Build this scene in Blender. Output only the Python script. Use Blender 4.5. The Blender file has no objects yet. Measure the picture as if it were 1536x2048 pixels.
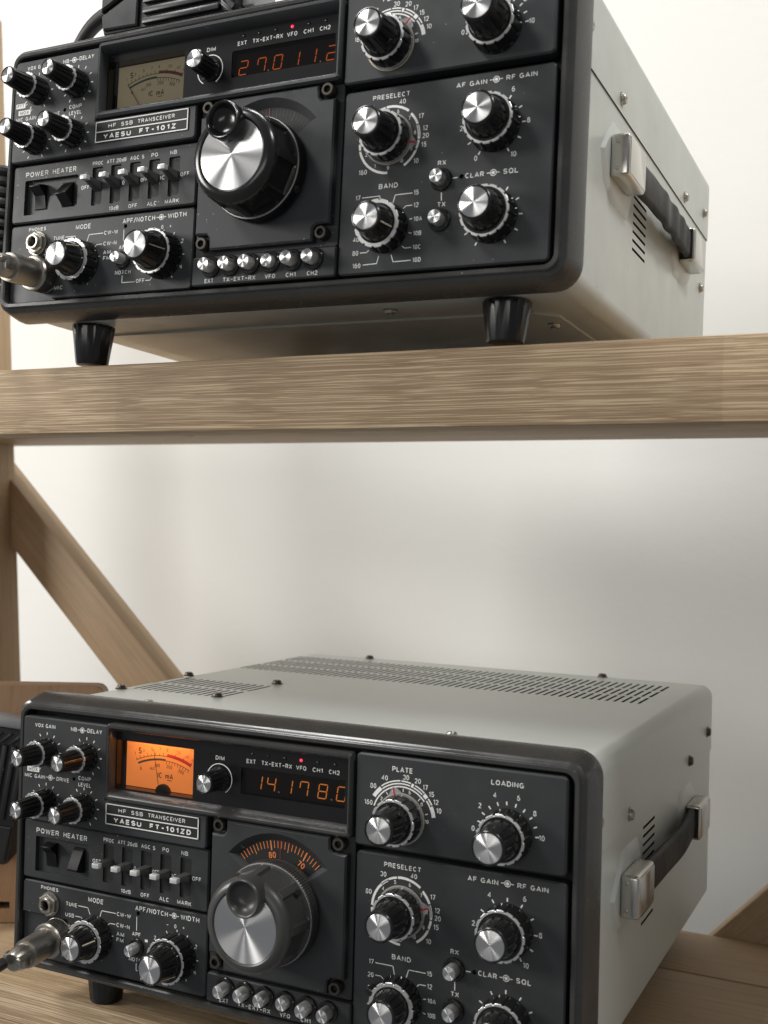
import bpy, bmesh, math, random
from mathutils import Vector, Matrix
random.seed(7)
sc = bpy.context.scene
COL = sc.collection
MM = 0.001
sin, cos, rad = math.sin, math.cos, math.radians

# ------------------------------------------------------------------ camera, world, lamps, exposure
# rows: axes of the solved camera in the frame of the upper radio; LR, LT: pose of the lower radio in that frame (mm)
RC = Matrix(((0.8986117287989015, 0.43624787797567244, 0.04674130749960206),
             (0.025809008070937906, 0.05378998976009787, -0.9982186795006407),
             (-0.43798499513960953, 0.8982173600870307, 0.03707719068679309)))
CU = Vector((480.11216, -465.24805, -116.54680))
LR = Matrix(((0.9999410749167319, -0.005670845874160997, -0.009256792178842461),
             (0.005398851719278552, 0.9995605170272474, -0.029148331004283247),
             (0.009418019668911867, 0.029096637388081943, 0.9995322338965474)))
LT = Vector((13.266602, 26.533730, -361.884230))
def from_upper(p):                      # upper-radio frame (mm) -> scene (m)
    return (LR.transposed() @ (Vector(p) - LT)) * MM
MU = Matrix.Translation(from_upper((0, 0, 0))) @ LR.transposed().to_4x4()

cam = bpy.data.cameras.new('camera'); camo = bpy.data.objects.new('camera', cam); COL.objects.link(camo)
A = RC @ LR
camo.matrix_world = Matrix.Translation(from_upper(CU)) @ Matrix((A[0], -A[1], -A[2])).transposed().to_4x4()
cam.sensor_fit = 'VERTICAL'; cam.sensor_height = 36; cam.sensor_width = 27
cam.lens = 2265.1146 / 2048 * 36
cam.clip_start = 0.01; cam.clip_end = 50
cam.dof.use_dof = True; cam.dof.focus_distance = 0.60; cam.dof.aperture_fstop = 13
sc.camera = camo

w = bpy.data.worlds.new('World'); sc.world = w; w.use_nodes = True
bg = w.node_tree.nodes['Background']; bg.inputs[0].default_value = (0.95, 0.97, 1.0, 1); bg.inputs[1].default_value = 0.2

def lamp(name, loc, target, size, size_y, power, col):
    l = bpy.data.lights.new(name, 'AREA'); l.shape = 'RECTANGLE'; l.size = size; l.size_y = size_y
    l.energy = power; l.color = col
    o = bpy.data.objects.new(name, l); COL.objects.link(o); o.location = loc
    o.rotation_euler = (Vector(target) - Vector(loc)).to_track_quat('-Z', 'Y').to_euler(); return o
lamp('ceiling_lamp', (-0.7, -0.72, 1.75), (0.1, 0.1, 0.3), 0.5, 0.5, 20, (1.0, 0.99, 0.97))
lamp('ceiling_lamp', (1.25, -0.25, 1.6), (0.35, 0.2, 0.35), 0.35, 0.25, 10, (1.0, 0.995, 0.975))
lamp('ceiling_lamp', (0.05, 0.33, 2.6), (0.05, 0.42, 0.2), 0.9, 0.16, 19, (1.0, 1.0, 0.985))
lamp('room_light', (-2.25, -1.35, 0.98), (0.1, 0.3, 0.15), 1.0, 0.8, 56, (1.0, 0.975, 0.93))
lamp('room_light', (0.2, -2.5, 0.55), (0.1, 0.3, 0.2), 1.6, 0.6, 8, (1.0, 0.97, 0.92))  # broad frontal fill, added to brighten the wall between the shelves
sc.view_settings.view_transform = 'Standard'; sc.view_settings.look = 'None'
sc.view_settings.exposure = 0.0; sc.view_settings.gamma = 1; sc.view_settings.use_curve_mapping = False

# ------------------------------------------------------------------ materials
def mat(name, base=(.5, .5, .5), rough=.5, metal=0., spec=.5, emit=None, estr=1., coat=0.):
    m = bpy.data.materials.new(name); m.use_nodes = True
    p = m.node_tree.nodes['Principled BSDF']
    p.inputs['Base Color'].default_value = (*base, 1); p.inputs['Roughness'].default_value = rough
    p.inputs['Metallic'].default_value = metal; p.inputs['Specular IOR Level'].default_value = spec
    p.inputs['Coat Weight'].default_value = coat
    if emit: p.inputs['Emission Color'].default_value = (*emit, 1); p.inputs['Emission Strength'].default_value = estr
    return m
def nodes(m): return m.node_tree, m.node_tree.nodes['Principled BSDF']
def noise(nt, scale, detail=3, rough=.5, vec=None, stretch=None):
    n = nt.nodes.new('ShaderNodeTexNoise'); n.inputs['Scale'].default_value = scale
    n.inputs['Detail'].default_value = detail; n.inputs['Roughness'].default_value = rough
    if vec is None:
        tc = nt.nodes.new('ShaderNodeTexCoord'); vec = tc.outputs['Object']
    if stretch:
        mp = nt.nodes.new('ShaderNodeMapping'); mp.inputs['Scale'].default_value = stretch
        nt.links.new(vec, mp.inputs['Vector']); vec = mp.outputs['Vector']
    nt.links.new(vec, n.inputs['Vector']); return n
def ramp(nt, src, stops):
    r = nt.nodes.new('ShaderNodeValToRGB'); e = r.color_ramp.elements
    e[0].position, e[0].color = stops[0][0], (*stops[0][1], 1)
    e[1].position, e[1].color = stops[-1][0], (*stops[-1][1], 1)
    for p, c in stops[1:-1]:
        x = e.new(p); x.color = (*c, 1)
    nt.links.new(src, r.inputs['Fac']); return r
def mix(nt, fac, a, b, mode='MIX'):
    x = nt.nodes.new('ShaderNodeMix'); x.data_type = 'RGBA'; x.blend_type = mode
    for sock, v in ((x.inputs[0], fac), (x.inputs[6], a), (x.inputs[7], b)):
        if hasattr(v, 'links'): nt.links.new(v, sock)
        elif isinstance(v, tuple): sock.default_value = (*v, 1)
        else: sock.default_value = v
    return x.outputs[2]
def bump(nt, p, src, strength, dist=0.0005):
    b = nt.nodes.new('ShaderNodeBump'); b.inputs['Strength'].default_value = strength; b.inputs['Distance'].default_value = dist
    nt.links.new(src, b.inputs['Height']); nt.links.new(b.outputs['Normal'], p.inputs['Normal'])
def g(v): return (v, v, v)

def painted(name, base, rough, specks=0.0, grain=1200, bstr=.08, smudge=.12, spec=.5, vary=.10, scol=(.42, .41, .38)):
    m = mat(name, base, rough, spec=spec); nt, p = nodes(m)
    n = noise(nt, 28, 4, .6)
    r = ramp(nt, n.outputs['Fac'], [(.3, g(max(0, rough - smudge))), (.7, g(min(1, rough + smudge)))])
    nt.links.new(r.outputs['Color'], p.inputs['Roughness'])
    tone = ramp(nt, noise(nt, 40, 5, .65).outputs['Fac'], [(.3, tuple(c * (1 - vary) for c in base)), (.7, tuple(c * (1 + vary) for c in base))])
    out = tone.outputs['Color']
    if specks:
        s = ramp(nt, noise(nt, 520, 1, .5).outputs['Fac'], [(.77 - specks * .02, g(0)), (.80 - specks * .02, g(1))])
        s2 = ramp(nt, noise(nt, 30, 2).outputs['Fac'], [(.5, g(0)), (.62, g(.7))])
        mm = nt.nodes.new('ShaderNodeMath'); mm.operation = 'MULTIPLY'
        nt.links.new(s.outputs['Color'], mm.inputs[0]); nt.links.new(s2.outputs['Color'], mm.inputs[1])
        out = mix(nt, mm.outputs[0], out, scol)
    nt.links.new(out, p.inputs['Base Color'])
    bump(nt, p, noise(nt, grain, 2).outputs['Fac'], bstr, .0002)
    return m
PANEL = painted('black panel paint', (.034, .0355, .0378), .46, .6, spec=.34)
PANEL2 = painted('dusty black panel paint', (.035, .037, .040), .45, 2, spec=.34)
DEEP = mat('matte black recess', (.006, .006, .006), .7)
BEZEL = painted('dark grey bezel paint', (.042, .0415, .0405), .25, .3, 900, .05)
CASE = painted('pale grey green case paint', (.535, .56, .525), .29, 0, 2600, .04, .012, vary=.012, scol=(.30, .30, .27))
CASE2 = painted('aged pale grey case paint', (.53, .555, .525), .35, 1.4, 2600, .10, .06, vary=.05, scol=(.20, .20, .17))
KNOB = painted('glossy black plastic', (.011, .011, .011), .2, 0, 700, .02, .06)
KNOBG = painted('satin charcoal plastic', (.05, .05, .048), .34, 0, 700, .03, .06)
ROCKER = mat('black rocker plastic', (.007, .007, .0075), .38, spec=.22)
KNURL_GLINT = mat('knurl edge glint', (.30, .30, .29), .4, .7)
TIP = mat('silvered lever tip', (.60, .60, .59), .35, .25)
LEVER = painted('satin black lever plastic', (.06, .06, .059), .34, 0, 700, .02, .05)
RUBBER = painted('black rubber', (.013, .013, .014), .45, 0, 1500, .05)
FOOT = painted('shiny black foot plastic', (.010, .010, .011), .17, 0, 300, .03, .08)
WHITE = painted('white screen print', (.80, .80, .77), .55, 0, 900, .02)
SILVER = mat('bright metal ring', (.70, .70, .69), .34, .8)
CHROME = mat('worn chrome', (.56, .54, .50), .22, 1.0)
NICKEL = mat('nickel plating', (.42, .395, .355), .36, 1.0)
STEEL = mat('screw steel', (.42, .40, .35), .38, 1.0)
BLACKSCREW = mat('blackened screw', (.10, .09, .075), .36, .8)
BRASS = mat('brass rim', (.26, .20, .11), .45, 1.0)
RED = mat('red pointer', (.42, .015, .03), .4)
CLEAR = mat('clear acrylic pointer', (.8, .8, .8), .12)
_nt, _p = nodes(CLEAR); _p.inputs['Transmission Weight'].default_value = .0; _p.inputs['Alpha'].default_value = .22
MNUT = painted('dark brown slot floor', (.03, .02, .013), .6)
for _m, _s in ((CHROME, 90),):
    nt, p = nodes(_m)
    r = ramp(nt, noise(nt, _s, 5, .7).outputs['Fac'], [(.3, g(.17)), (.75, g(.30))]); nt.links.new(r.outputs['Color'], p.inputs['Roughness'])
def spun(name, base):
    m = mat(name, base, .31, 1.0); nt, p = nodes(m)
    p.inputs['Anisotropic'].default_value = 1.0; p.inputs['Anisotropic Rotation'].default_value = .25
    t = nt.nodes.new('ShaderNodeTangent'); t.direction_type = 'RADIAL'; t.axis = 'Y'
    nt.links.new(t.outputs['Tangent'], p.inputs['Tangent'])
    return m
SPUN = spun('spun aluminium', (.74, .74, .735))
def pane(name, tint, refl=.5):
    m = bpy.data.materials.new(name); m.use_nodes = True; nt = m.node_tree; nt.nodes.clear()
    o = nt.nodes.new('ShaderNodeOutputMaterial'); t = nt.nodes.new('ShaderNodeBsdfTransparent'); t.inputs[0].default_value = (*tint, 1)
    gl = nt.nodes.new('ShaderNodeBsdfGlossy'); gl.inputs['Roughness'].default_value = .06
    f = nt.nodes.new('ShaderNodeFresnel'); f.inputs['IOR'].default_value = 1.45
    x = nt.nodes.new('ShaderNodeMixShader'); nt.links.new(f.outputs[0], x.inputs[0]); nt.links.new(t.outputs[0], x.inputs[1]); nt.links.new(gl.outputs[0], x.inputs[2])
    nt.links.new(x.outputs[0], o.inputs['Surface']); return m
GLASS = pane('clear window pane', (.96, .96, .95)); SMOKE = pane('smoked window pane', (.80, .72, .68))
METER_ON = mat('lit amber meter card', (.55, .28, .10), .6, emit=(1.0, .24, .04), estr=.44)
METER_FAINT = mat('faintly glowing cream meter card', (.50, .42, .28), .6, emit=(.50, .40, .24), estr=.06)  # slight glow added to lift the recessed card, no lamp behind it
INK = mat('black meter ink', (.012, .010, .008), .6); INKRED = mat('red meter ink', (.42, .012, .015), .6, emit=(.5, .01, .01), estr=.35); INKGREEN = mat('green meter ink', (.03, .07, .045), .6)
INKRED2 = mat('dull red meter ink', (.20, .035, .03), .6)
DIGIT_A = mat('amber display segment', (.2, .08, .02), .5, emit=(1.0, .32, .05), estr=.6)
DIGIT_R = mat('orange red display segment', (.2, .05, .02), .5, emit=(1.0, .19, .035), estr=.45)
LED_ON = mat('lit red indicator', (.5, .02, .05), .3, emit=(1.0, .03, .09), estr=1.6)
DIAL_ON = mat('lit amber dial print', (.4, .14, .04), .5, emit=(1.0, .27, .06), estr=.32)
DIAL_DIM = mat('unlit dial print', (.03, .03, .029), .6)
LEATHER = painted('black leather strap', (.008, .0078, .0075), .52, 0, 420, .3, spec=.3)

def wood(name, dark, mid, light, streak=.5, sx=6, rough=.6, line=.55, up=False):
    m = mat(name, mid, rough, spec=.35); nt, p = nodes(m)
    tc = nt.nodes.new('ShaderNodeTexCoord'); v = tc.outputs['Object']
    if up:
        mr = nt.nodes.new('ShaderNodeMapping'); mr.inputs['Rotation'].default_value = (0, rad(84), 0); nt.links.new(v, mr.inputs['Vector']); v = mr.outputs['Vector']
    wob = noise(nt, 9, 2, .5, v, (.6, 1.5, 1.5))
    vm = nt.nodes.new('ShaderNodeVectorMath'); vm.operation = 'MULTIPLY_ADD'
    nt.links.new(wob.outputs['Color'], vm.inputs[0]); vm.inputs[1].default_value = (0, .0035, .0035); nt.links.new(v, vm.inputs[2]); v2 = vm.outputs[0]
    broad = noise(nt, 1, 5, .6, v2, (sx * .3, 300, 300))
    c1 = ramp(nt, broad.outputs['Fac'], [(.12, dark), (.5, mid), (.88, tuple(a * 1.08 for a in mid))])
    fine = noise(nt, 1, 2, .6, v2, (sx * 1.8, 2200, 2200))
    f1 = ramp(nt, fine.outputs['Fac'], [(line - .005, g(0)), (line + .04, g(1))])
    patch = ramp(nt, noise(nt, 14, 3, .6, v, (.4, 1, 1)).outputs['Fac'], [(.25, g(.75)), (.6, g(1))])
    mm = nt.nodes.new('ShaderNodeMath'); mm.operation = 'MULTIPLY'; nt.links.new(f1.outputs['Color'], mm.inputs[0]); nt.links.new(patch.outputs['Color'], mm.inputs[1])
    m2 = nt.nodes.new('ShaderNodeMath'); m2.operation = 'MULTIPLY'; nt.links.new(mm.outputs[0], m2.inputs[0]); m2.inputs[1].default_value = streak
    pores = noise(nt, 1, 2, .5, v2, (sx * 6, 1400, 1400))
    p1 = ramp(nt, pores.outputs['Fac'], [(.30, g(.45)), (.40, g(0))])
    col = mix(nt, m2.outputs[0], c1.outputs['Color'], light)
    col = mix(nt, p1.outputs['Color'], col, tuple(a * .55 for a in dark))
    sx_ = nt.nodes.new('ShaderNodeSeparateXYZ'); nt.links.new(v, sx_.inputs[0])
    st_ = nt.nodes.new('ShaderNodeMath'); st_.operation = 'MULTIPLY_ADD'; nt.links.new(sx_.outputs[0], st_.inputs[0]); st_.inputs[1].default_value = 3.1; st_.inputs[2].default_value = .80
    fl_ = nt.nodes.new('ShaderNodeMath'); fl_.operation = 'FLOOR'; nt.links.new(st_.outputs[0], fl_.inputs[0])
    wn_ = nt.nodes.new('ShaderNodeTexWhiteNoise'); wn_.noise_dimensions = '1D'; nt.links.new(fl_.outputs[0], wn_.inputs['W'])
    tn_ = ramp(nt, wn_.outputs['Value'], [(0, (.92, .915, .91)), (1, (1.06, 1.06, 1.05))])
    col = mix(nt, 1.0, col, tn_.outputs['Color'], 'MULTIPLY')
    kn = nt.nodes.new('ShaderNodeTexVoronoi'); kn.inputs['Scale'].default_value = 1; kn.inputs['Randomness'].default_value = 1
    mp = nt.nodes.new('ShaderNodeMapping'); mp.inputs['Scale'].default_value = (5.5, 13, 13); nt.links.new(v, mp.inputs['Vector']); nt.links.new(mp.outputs[0], kn.inputs['Vector'])
    k1 = ramp(nt, kn.outputs['Distance'], [(.03, g(.6)), (.11, g(0))])
    col = mix(nt, k1.outputs['Color'], col, tuple(a * .6 for a in dark))
    nt.links.new(col, p.inputs['Base Color'])
    bump(nt, p, m2.outputs[0], .35, .0004); return m
WOOD = wood('limewashed oak', (.245, .165, .095), (.335, .232, .136), (.70, .55, .365), .75, 6, .62, .52)
WOODB = wood('smooth brown oak', (.29, .198, .118), (.41, .29, .178), (.53, .395, .26), .55, 4, .55, .55)
WOODC = wood('warm brown veneer', (.29, .165, .09), (.38, .23, .13), (.47, .30, .18), .55, 4, .5, .52, up=True)
WALL = mat('white painted wall', (.80, .785, .75), .9, spec=.2)
nt, p = nodes(WALL)
nt.links.new(ramp(nt, noise(nt, 3, 3).outputs['Fac'], [(.3, (.775, .77, .735)), (.7, (.81, .805, .775))]).outputs['Color'], p.inputs['Base Color'])
bump(nt, p, noise(nt, 110, 5, .65).outputs['Fac'], .2, .0012)

# ------------------------------------------------------------------ mesh helpers (millimetres)
def link(name, bm, mats, parent=None, loc=None, smooth=35, recalc=True):
    if recalc: bmesh.ops.recalc_face_normals(bm, faces=bm.faces)
    bmesh.ops.scale(bm, vec=(MM, MM, MM), verts=bm.verts)
    if smooth:
        a = rad(smooth)
        for f in bm.faces: f.smooth = True
        for e in bm.edges:
            e.smooth = len(e.link_faces) == 2 and e.calc_face_angle(0) < a
    me = bpy.data.meshes.new(name); bm.to_mesh(me); bm.free()
    for m in (mats if isinstance(mats, (list, tuple)) else [mats]): me.materials.append(m)
    return place(name, me, parent, loc)
def place(name, me, parent=None, loc=None):
    o = bpy.data.objects.new(name, me); COL.objects.link(o)
    if parent: o.parent = parent
    if loc: o.location = Vector(loc) * MM
    return o
def thing(name, label, cat, loc=(0, 0, 0), group=None):
    o = bpy.data.objects.new(name, None); COL.objects.link(o); o.location = Vector(loc) * MM
    o['label'] = label; o['category'] = cat
    if group: o['group'] = group
    return o
def rrect(x0, x1, z0, z1, r, n=5):
    out = []
    for cx, cz, a0 in ((x1 - r, z1 - r, 0), (x0 + r, z1 - r, 90), (x0 + r, z0 + r, 180), (x1 - r, z0 + r, 270)):
        for i in range(n + 1):
            a = rad(a0 + 90 * i / n); out.append((cx + r * cos(a), cz + r * sin(a)))
    return out
def circ(r, n=32, c=(0, 0), fun=None):
    return [(c[0] + (r + (fun(i / n) if fun else 0)) * sin(2 * math.pi * i / n), c[1] + (r + (fun(i / n) if fun else 0)) * cos(2 * math.pi * i / n)) for i in range(n)]
def ring(bm, loop, y): return [bm.verts.new((a, y, b)) for a, b in loop]
def bridge(bm, A_, B_, mi=0):
    n = len(A_)
    for i in range(n):
        f = bm.faces.new((A_[i], A_[(i + 1) % n], B_[(i + 1) % n], B_[i])); f.material_index = mi
def face(bm, vs, mi=0):
    f = bm.faces.new(vs); f.material_index = mi; return f
def loft(bm, levels, cap0=True, cap1=True, mi=0):
    rs = [ring(bm, l, y) for l, y in levels]
    for a, b in zip(rs, rs[1:]): bridge(bm, a, b, mi)
    if cap0: face(bm, rs[0], mi)
    if cap1: face(bm, rs[-1], mi)
    return rs
def lathe(bm, prof, n=32, c=(0, 0), cap0=True, cap1=True, mi=0, fun=None):
    return loft(bm, [(circ(r, n, c, (lambda t, r=r, y=y: fun(t, r, y)) if fun else None), y) for r, y in prof], cap0, cap1, mi)
def box(bm, x0, x1, y0, y1, z0, z1, bev=0, mi=0, seg=2):
    b2 = bmesh.new(); bmesh.ops.create_cube(b2, size=1)
    for v in b2.verts: v.co = Vector(((x0 + x1) / 2 + v.co.x * (x1 - x0), (y0 + y1) / 2 + v.co.y * (y1 - y0), (z0 + z1) / 2 + v.co.z * (z1 - z0)))
    if bev: bmesh.ops.bevel(b2, geom=b2.edges[:], offset=bev, segments=seg, affect='EDGES', profile=.5)
    mp = {v: bm.verts.new(v.co) for v in b2.verts}
    out = [face(bm, [mp[v] for v in f.verts], mi) for f in b2.faces]; b2.free(); return list(mp.values())
def offset_poly(loop, d):
    n = len(loop); area = sum(loop[i][0] * loop[(i + 1) % n][1] - loop[(i + 1) % n][0] * loop[i][1] for i in range(n))
    s = 1 if area > 0 else -1; out = []
    for i in range(n):
        p0, p1, p2 = Vector(loop[i - 1]), Vector(loop[i]), Vector(loop[(i + 1) % n])
        a = (p1 - p0).normalized(); b = (p2 - p1).normalized()
        n1 = Vector((-a.y, a.x)) * s; n2 = Vector((-b.y, b.x)) * s
        m = (n1 + n2); m = m / max(.2, m.length_squared / 2 if m.length_squared else 1) / 1
        q = p1 + m * d * 1.0 if m.length < 3 else p1 + n1 * d
        out.append((q.x, q.y))
    return out
def fill(bm, loops, mi=0):
    es = []
    for vs in loops:
        for i in range(len(vs)):
            e = bm.edges.get((vs[i], vs[(i + 1) % len(vs)]))
            es.append(e or bm.edges.new((vs[i], vs[(i + 1) % len(vs)])))
    r = bmesh.ops.triangle_fill(bm, edges=es, use_beauty=True)
    for x in r['geom']:
        if isinstance(x, bmesh.types.BMFace): x.material_index = mi
def plate(bm, outer, yf, thick=4, cham=.7, holes=(), mi=0, floor=1):
    """front plate facing -y; holes: (loop, depth[, bottom loop])"""
    o0 = ring(bm, outer, yf + thick); o1 = ring(bm, outer, yf + cham); o2 = ring(bm, offset_poly(outer, cham), yf)
    bridge(bm, o0, o1, mi); bridge(bm, o1, o2, mi)
    hl = []
    for h in holes:
        t = ring(bm, h[0], yf); b = ring(bm, h[2] if len(h) > 2 else h[0], yf + h[1])
        bridge(bm, t, b, mi); face(bm, b, floor); hl.append(t)
    fill(bm, [o2] + hl, mi)
def obround(cx, cz, w_, h_, n=4): return rrect(cx - w_ / 2, cx + w_ / 2, cz - h_ / 2, cz + h_ / 2, min(w_, h_) / 2 * .98, n)
def rect(x0, x1, z0, z1): return [(x1, z1), (x0, z1), (x0, z0), (x1, z0)]
def ell(cx, cy, rx, ry, a0, a1, n=9): return [(cx + rx * cos(rad(a0 + (a1 - a0) * i / n)), cy + ry * sin(rad(a0 + (a1 - a0) * i / n))) for i in range(n + 1)]
_O = ell(.32, .5, .32, .5, 0, 360, 22)
_6 = [ell(.27, .31, .27, .31, 0, 360, 16), [(.01, .34), (.03, .62), (.12, .86), (.26, .98), (.44, .97)]]
GLYPH = {
 'A': (.66, [[(0, 0), (.33, 1), (.66, 0)], [(.1, .3), (.56, .3)]]), 'B': (.58, [[(0, 0), (0, 1), (.3, 1)] + ell(.3, .76, .24, .24, 90, -90) + [(0, .52)], [(.3, .52)] + ell(.3, .26, .28, .26, 90, -90) + [(0, 0)]]),
 'C': (.62, [ell(.32, .5, .32, .5, 48, 312, 16)]), 'D': (.6, [[(0, 0), (0, 1), (.26, 1)] + ell(.26, .5, .34, .5, 90, -90, 12) + [(0, 0)]]),
 'E': (.5, [[(.5, 1), (0, 1), (0, 0), (.5, 0)], [(0, .52), (.45, .52)]]), 'F': (.48, [[(.5, 1), (0, 1), (0, 0)], [(0, .5), (.43, .5)]]),
 'G': (.65, [ell(.32, .5, .32, .5, 48, 335, 16) + [(.64, .45), (.36, .45)], [(.64, .45), (.64, 0)]]), 'H': (.58, [[(0, 0), (0, 1)], [(.58, 0), (.58, 1)], [(0, .52), (.58, .52)]]),
 'I': (.0, [[(0, 0), (0, 1)]]), 'K': (.58, [[(0, 0), (0, 1)], [(.56, 1), (0, .36)], [(.2, .58), (.58, 0)]]), 'L': (.46, [[(0, 1), (0, 0), (.48, 0)]]),
 'M': (.7, [[(0, 0), (0, 1), (.35, .12), (.7, 1), (.7, 0)]]), 'N': (.58, [[(0, 0), (0, 1), (.58, 0), (.58, 1)]]), 'O': (.64, [_O]),
 'P': (.56, [[(0, 0), (0, 1), (.3, 1)] + ell(.3, .73, .26, .27, 90, -90) + [(0, .46)]]), 'Q': (.64, [_O, [(.4, .25), (.66, -.04)]]),
 'R': (.58, [[(0, 0), (0, 1), (.3, 1)] + ell(.3, .74, .26, .26, 90, -90) + [(0, .48)], [(.32, .48), (.58, 0)]]),
 'S': (.56, [ell(.28, .745, .25, .255, 20, 255, 11) + ell(.28, .255, .28, .255, 85, -155, 11)]), 'T': (.58, [[(0, 1), (.58, 1)], [(.29, 1), (.29, 0)]]),
 'U': (.58, [[(0, 1), (0, .29)] + ell(.29, .29, .29, .29, 180, 360, 10) + [(.58, 1)]]), 'V': (.64, [[(0, 1), (.32, 0), (.64, 1)]]), 'W': (.9, [[(0, 1), (.22, 0), (.45, .95), (.68, 0), (.9, 1)]]),
 'X': (.6, [[(0, 0), (.6, 1)], [(0, 1), (.6, 0)]]), 'Y': (.62, [[(0, 1), (.31, .45), (.31, 0)], [(.62, 1), (.31, .45)]]), 'Z': (.56, [[(0, 1), (.56, 1), (0, 0), (.58, 0)]]),
 '0': (.54, [ell(.27, .5, .27, .5, 0, 360, 18)]), '1': (.24, [[(.0, .76), (.22, 1), (.22, 0)]]), '2': (.54, [ell(.27, .72, .26, .28, 165, -35, 10) + [(0, 0), (.55, 0)]]),
 '3': (.54, [ell(.26, .74, .25, .26, 160, -80, 10), ell(.26, .27, .28, .27, 85, -160, 10)]), '4': (.58, [[(.42, 0), (.42, 1), (0, .27), (.58, .27)]]),
 '5': (.54, [[(.5, 1), (.09, 1), (.04, .5)] + ell(.26, .32, .28, .32, 125, -150, 11)]), '6': (.54, _6), '7': (.52, [[(0, 1), (.53, 1), (.2, 0)]]),
 '8': (.54, [ell(.27, .75, .23, .25, 0, 360, 14), ell(.27, .26, .27, .26, 0, 360, 14)]), '9': (.54, [[(.54 - x, 1 - y) for x, y in q] for q in _6]),
 'd': (.46, [ell(.22, .31, .22, .31, 0, 360, 14), [(.45, 0), (.45, 1)]]), 'm': (.8, [[(0, 0), (0, .66)], [(0, .42)] + ell(.2, .44, .2, .22, 170, 0, 6) + [(.4, 0)], [(.4, .42)] + ell(.6, .44, .2, .22, 170, 0, 6) + [(.8, 0)]]),
 '/': (.36, [[(0, -.1), (.38, 1.06)]]), '–': (.5, [[(0, .48), (.5, .48)]]), '-': (.34, [[(0, .46), (.34, .46)]]), '+': (.5, [[(0, .48), (.5, .48)], [(.25, .2), (.25, .76)]]), '.': (.0, [[(-.06, .0), (.06, .0)]]), ' ': (.22, [])}
def ribbon(bm, pts, wd, y, mi=0):
    P = [Vector(p) for p in pts]; closed = (P[0] - P[-1]).length < 1e-5
    if closed: P = P[:-1]
    n = len(P); L_, R_ = [], []
    for i in range(n):
        a = (P[i] - P[i - 1]).normalized() if (i or closed) else None
        b = (P[(i + 1) % n] - P[i]).normalized() if (i < n - 1 or closed) else None
        a = a or b; b = b or a
        m = Vector((-a.y - b.y, a.x + b.x))
        m = m.normalized() if m.length > .05 else Vector((-a.y, a.x))
        k = min(1.9, 1 / max(.35, m.dot(Vector((-a.y, a.x)))))
        L_.append(bm.verts.new((P[i].x + m.x * wd / 2 * k, y, P[i].y + m.y * wd / 2 * k))); R_.append(bm.verts.new((P[i].x - m.x * wd / 2 * k, y, P[i].y - m.y * wd / 2 * k)))
    for i in range(n if closed else n - 1):
        j = (i + 1) % n; face(bm, (L_[i], L_[j], R_[j], R_[i]), mi)
def text(bm, s, x, z, y, h, w=None, off=.0, mi=0, rot=0, st=.158, gap=.14):
    """stroke lettering centred on (x, z); h = capital height, w = full width (mm)"""
    if s.isdigit(): st *= .86; h *= 1.06
    st = st + off; items = []; cx = 0; h = h * 1.1
    for ch in s:
        gw, pl = GLYPH[ch]; items.append((cx, pl)); cx += gw * (1 - st) + st + (gap if ch != ' ' else .1)
    tot = cx - gap - st + 1e-6
    kx = ((w - st * h) / (tot * h)) if w else 1.0
    ca, sa = cos(rad(rot)), sin(rad(rot))
    for i, (ox, pl) in enumerate(items):
        for p in pl:
            q = []
            for a, b in p:
                px = (ox + a * (1 - st) - tot / 2) * h * kx; pz = (st / 2 + b * (1 - st) - .5) * h
                q.append((x + px * ca + pz * sa, z - px * sa + pz * ca))
            ribbon(bm, q, st * h, y, mi)
def span(bm, s, xa, xb, z, y, h, **k): text(bm, s, (xa + xb) / 2, z, y, h, xb - xa, **k)
def seg(bm, pts, wd, y, mi=0):
    for (ax, az), (bx, bz) in zip(pts, pts[1:]):
        d = Vector((bx - ax, bz - az)).normalized(); n = Vector((-d.y, d.x)) * wd / 2; e = d * wd / 2 * .6
        face(bm, [bm.verts.new((px, y, pz)) for px, pz in ((ax - e.x + n.x, az - e.y + n.y), (ax - e.x - n.x, az - e.y - n.y), (bx + e.x - n.x, bz + e.y - n.y), (bx + e.x + n.x, bz + e.y + n.y))], mi)
def pol(c, r, a): return (c[0] + r * sin(rad(a)), c[1] + r * cos(rad(a)))
def arc(bm, c, r, wd, a0, a1, y, mi=0, n=None):
    n = n or max(2, int(abs(a1 - a0) / 5)); A_ = []; B_ = []
    for i in range(n + 1):
        a = a0 + (a1 - a0) * i / n
        p, q = pol(c, r - wd / 2, a), pol(c, r + wd / 2, a)
        A_.append(bm.verts.new((p[0], y, p[1]))); B_.append(bm.verts.new((q[0], y, q[1])))
    for i in range(n): face(bm, (A_[i], A_[i + 1], B_[i + 1], B_[i]), mi)
def disc(bm, c, r, y, mi=0, n=20): face(bm, ring(bm, circ(r, n, c), y), mi)
def ticks(bm, c, r0, r1, angs, wd, y, mi=0):
    for a in angs: seg(bm, [pol(c, r0, a), pol(c, r1, a)], wd, y, mi)
def dual(bm, c, y):                                  # the concentric-control symbol
    arc(bm, c, 1.35, .35, 0, 360, y); disc(bm, c, .75, y)
    seg(bm, [(c[0] - 3, c[1]), (c[0] - .6, c[1])], .35, y); seg(bm, [(c[0] + 1.4, c[1]), (c[0] + 2.9, c[1])], .35, y)
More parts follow.
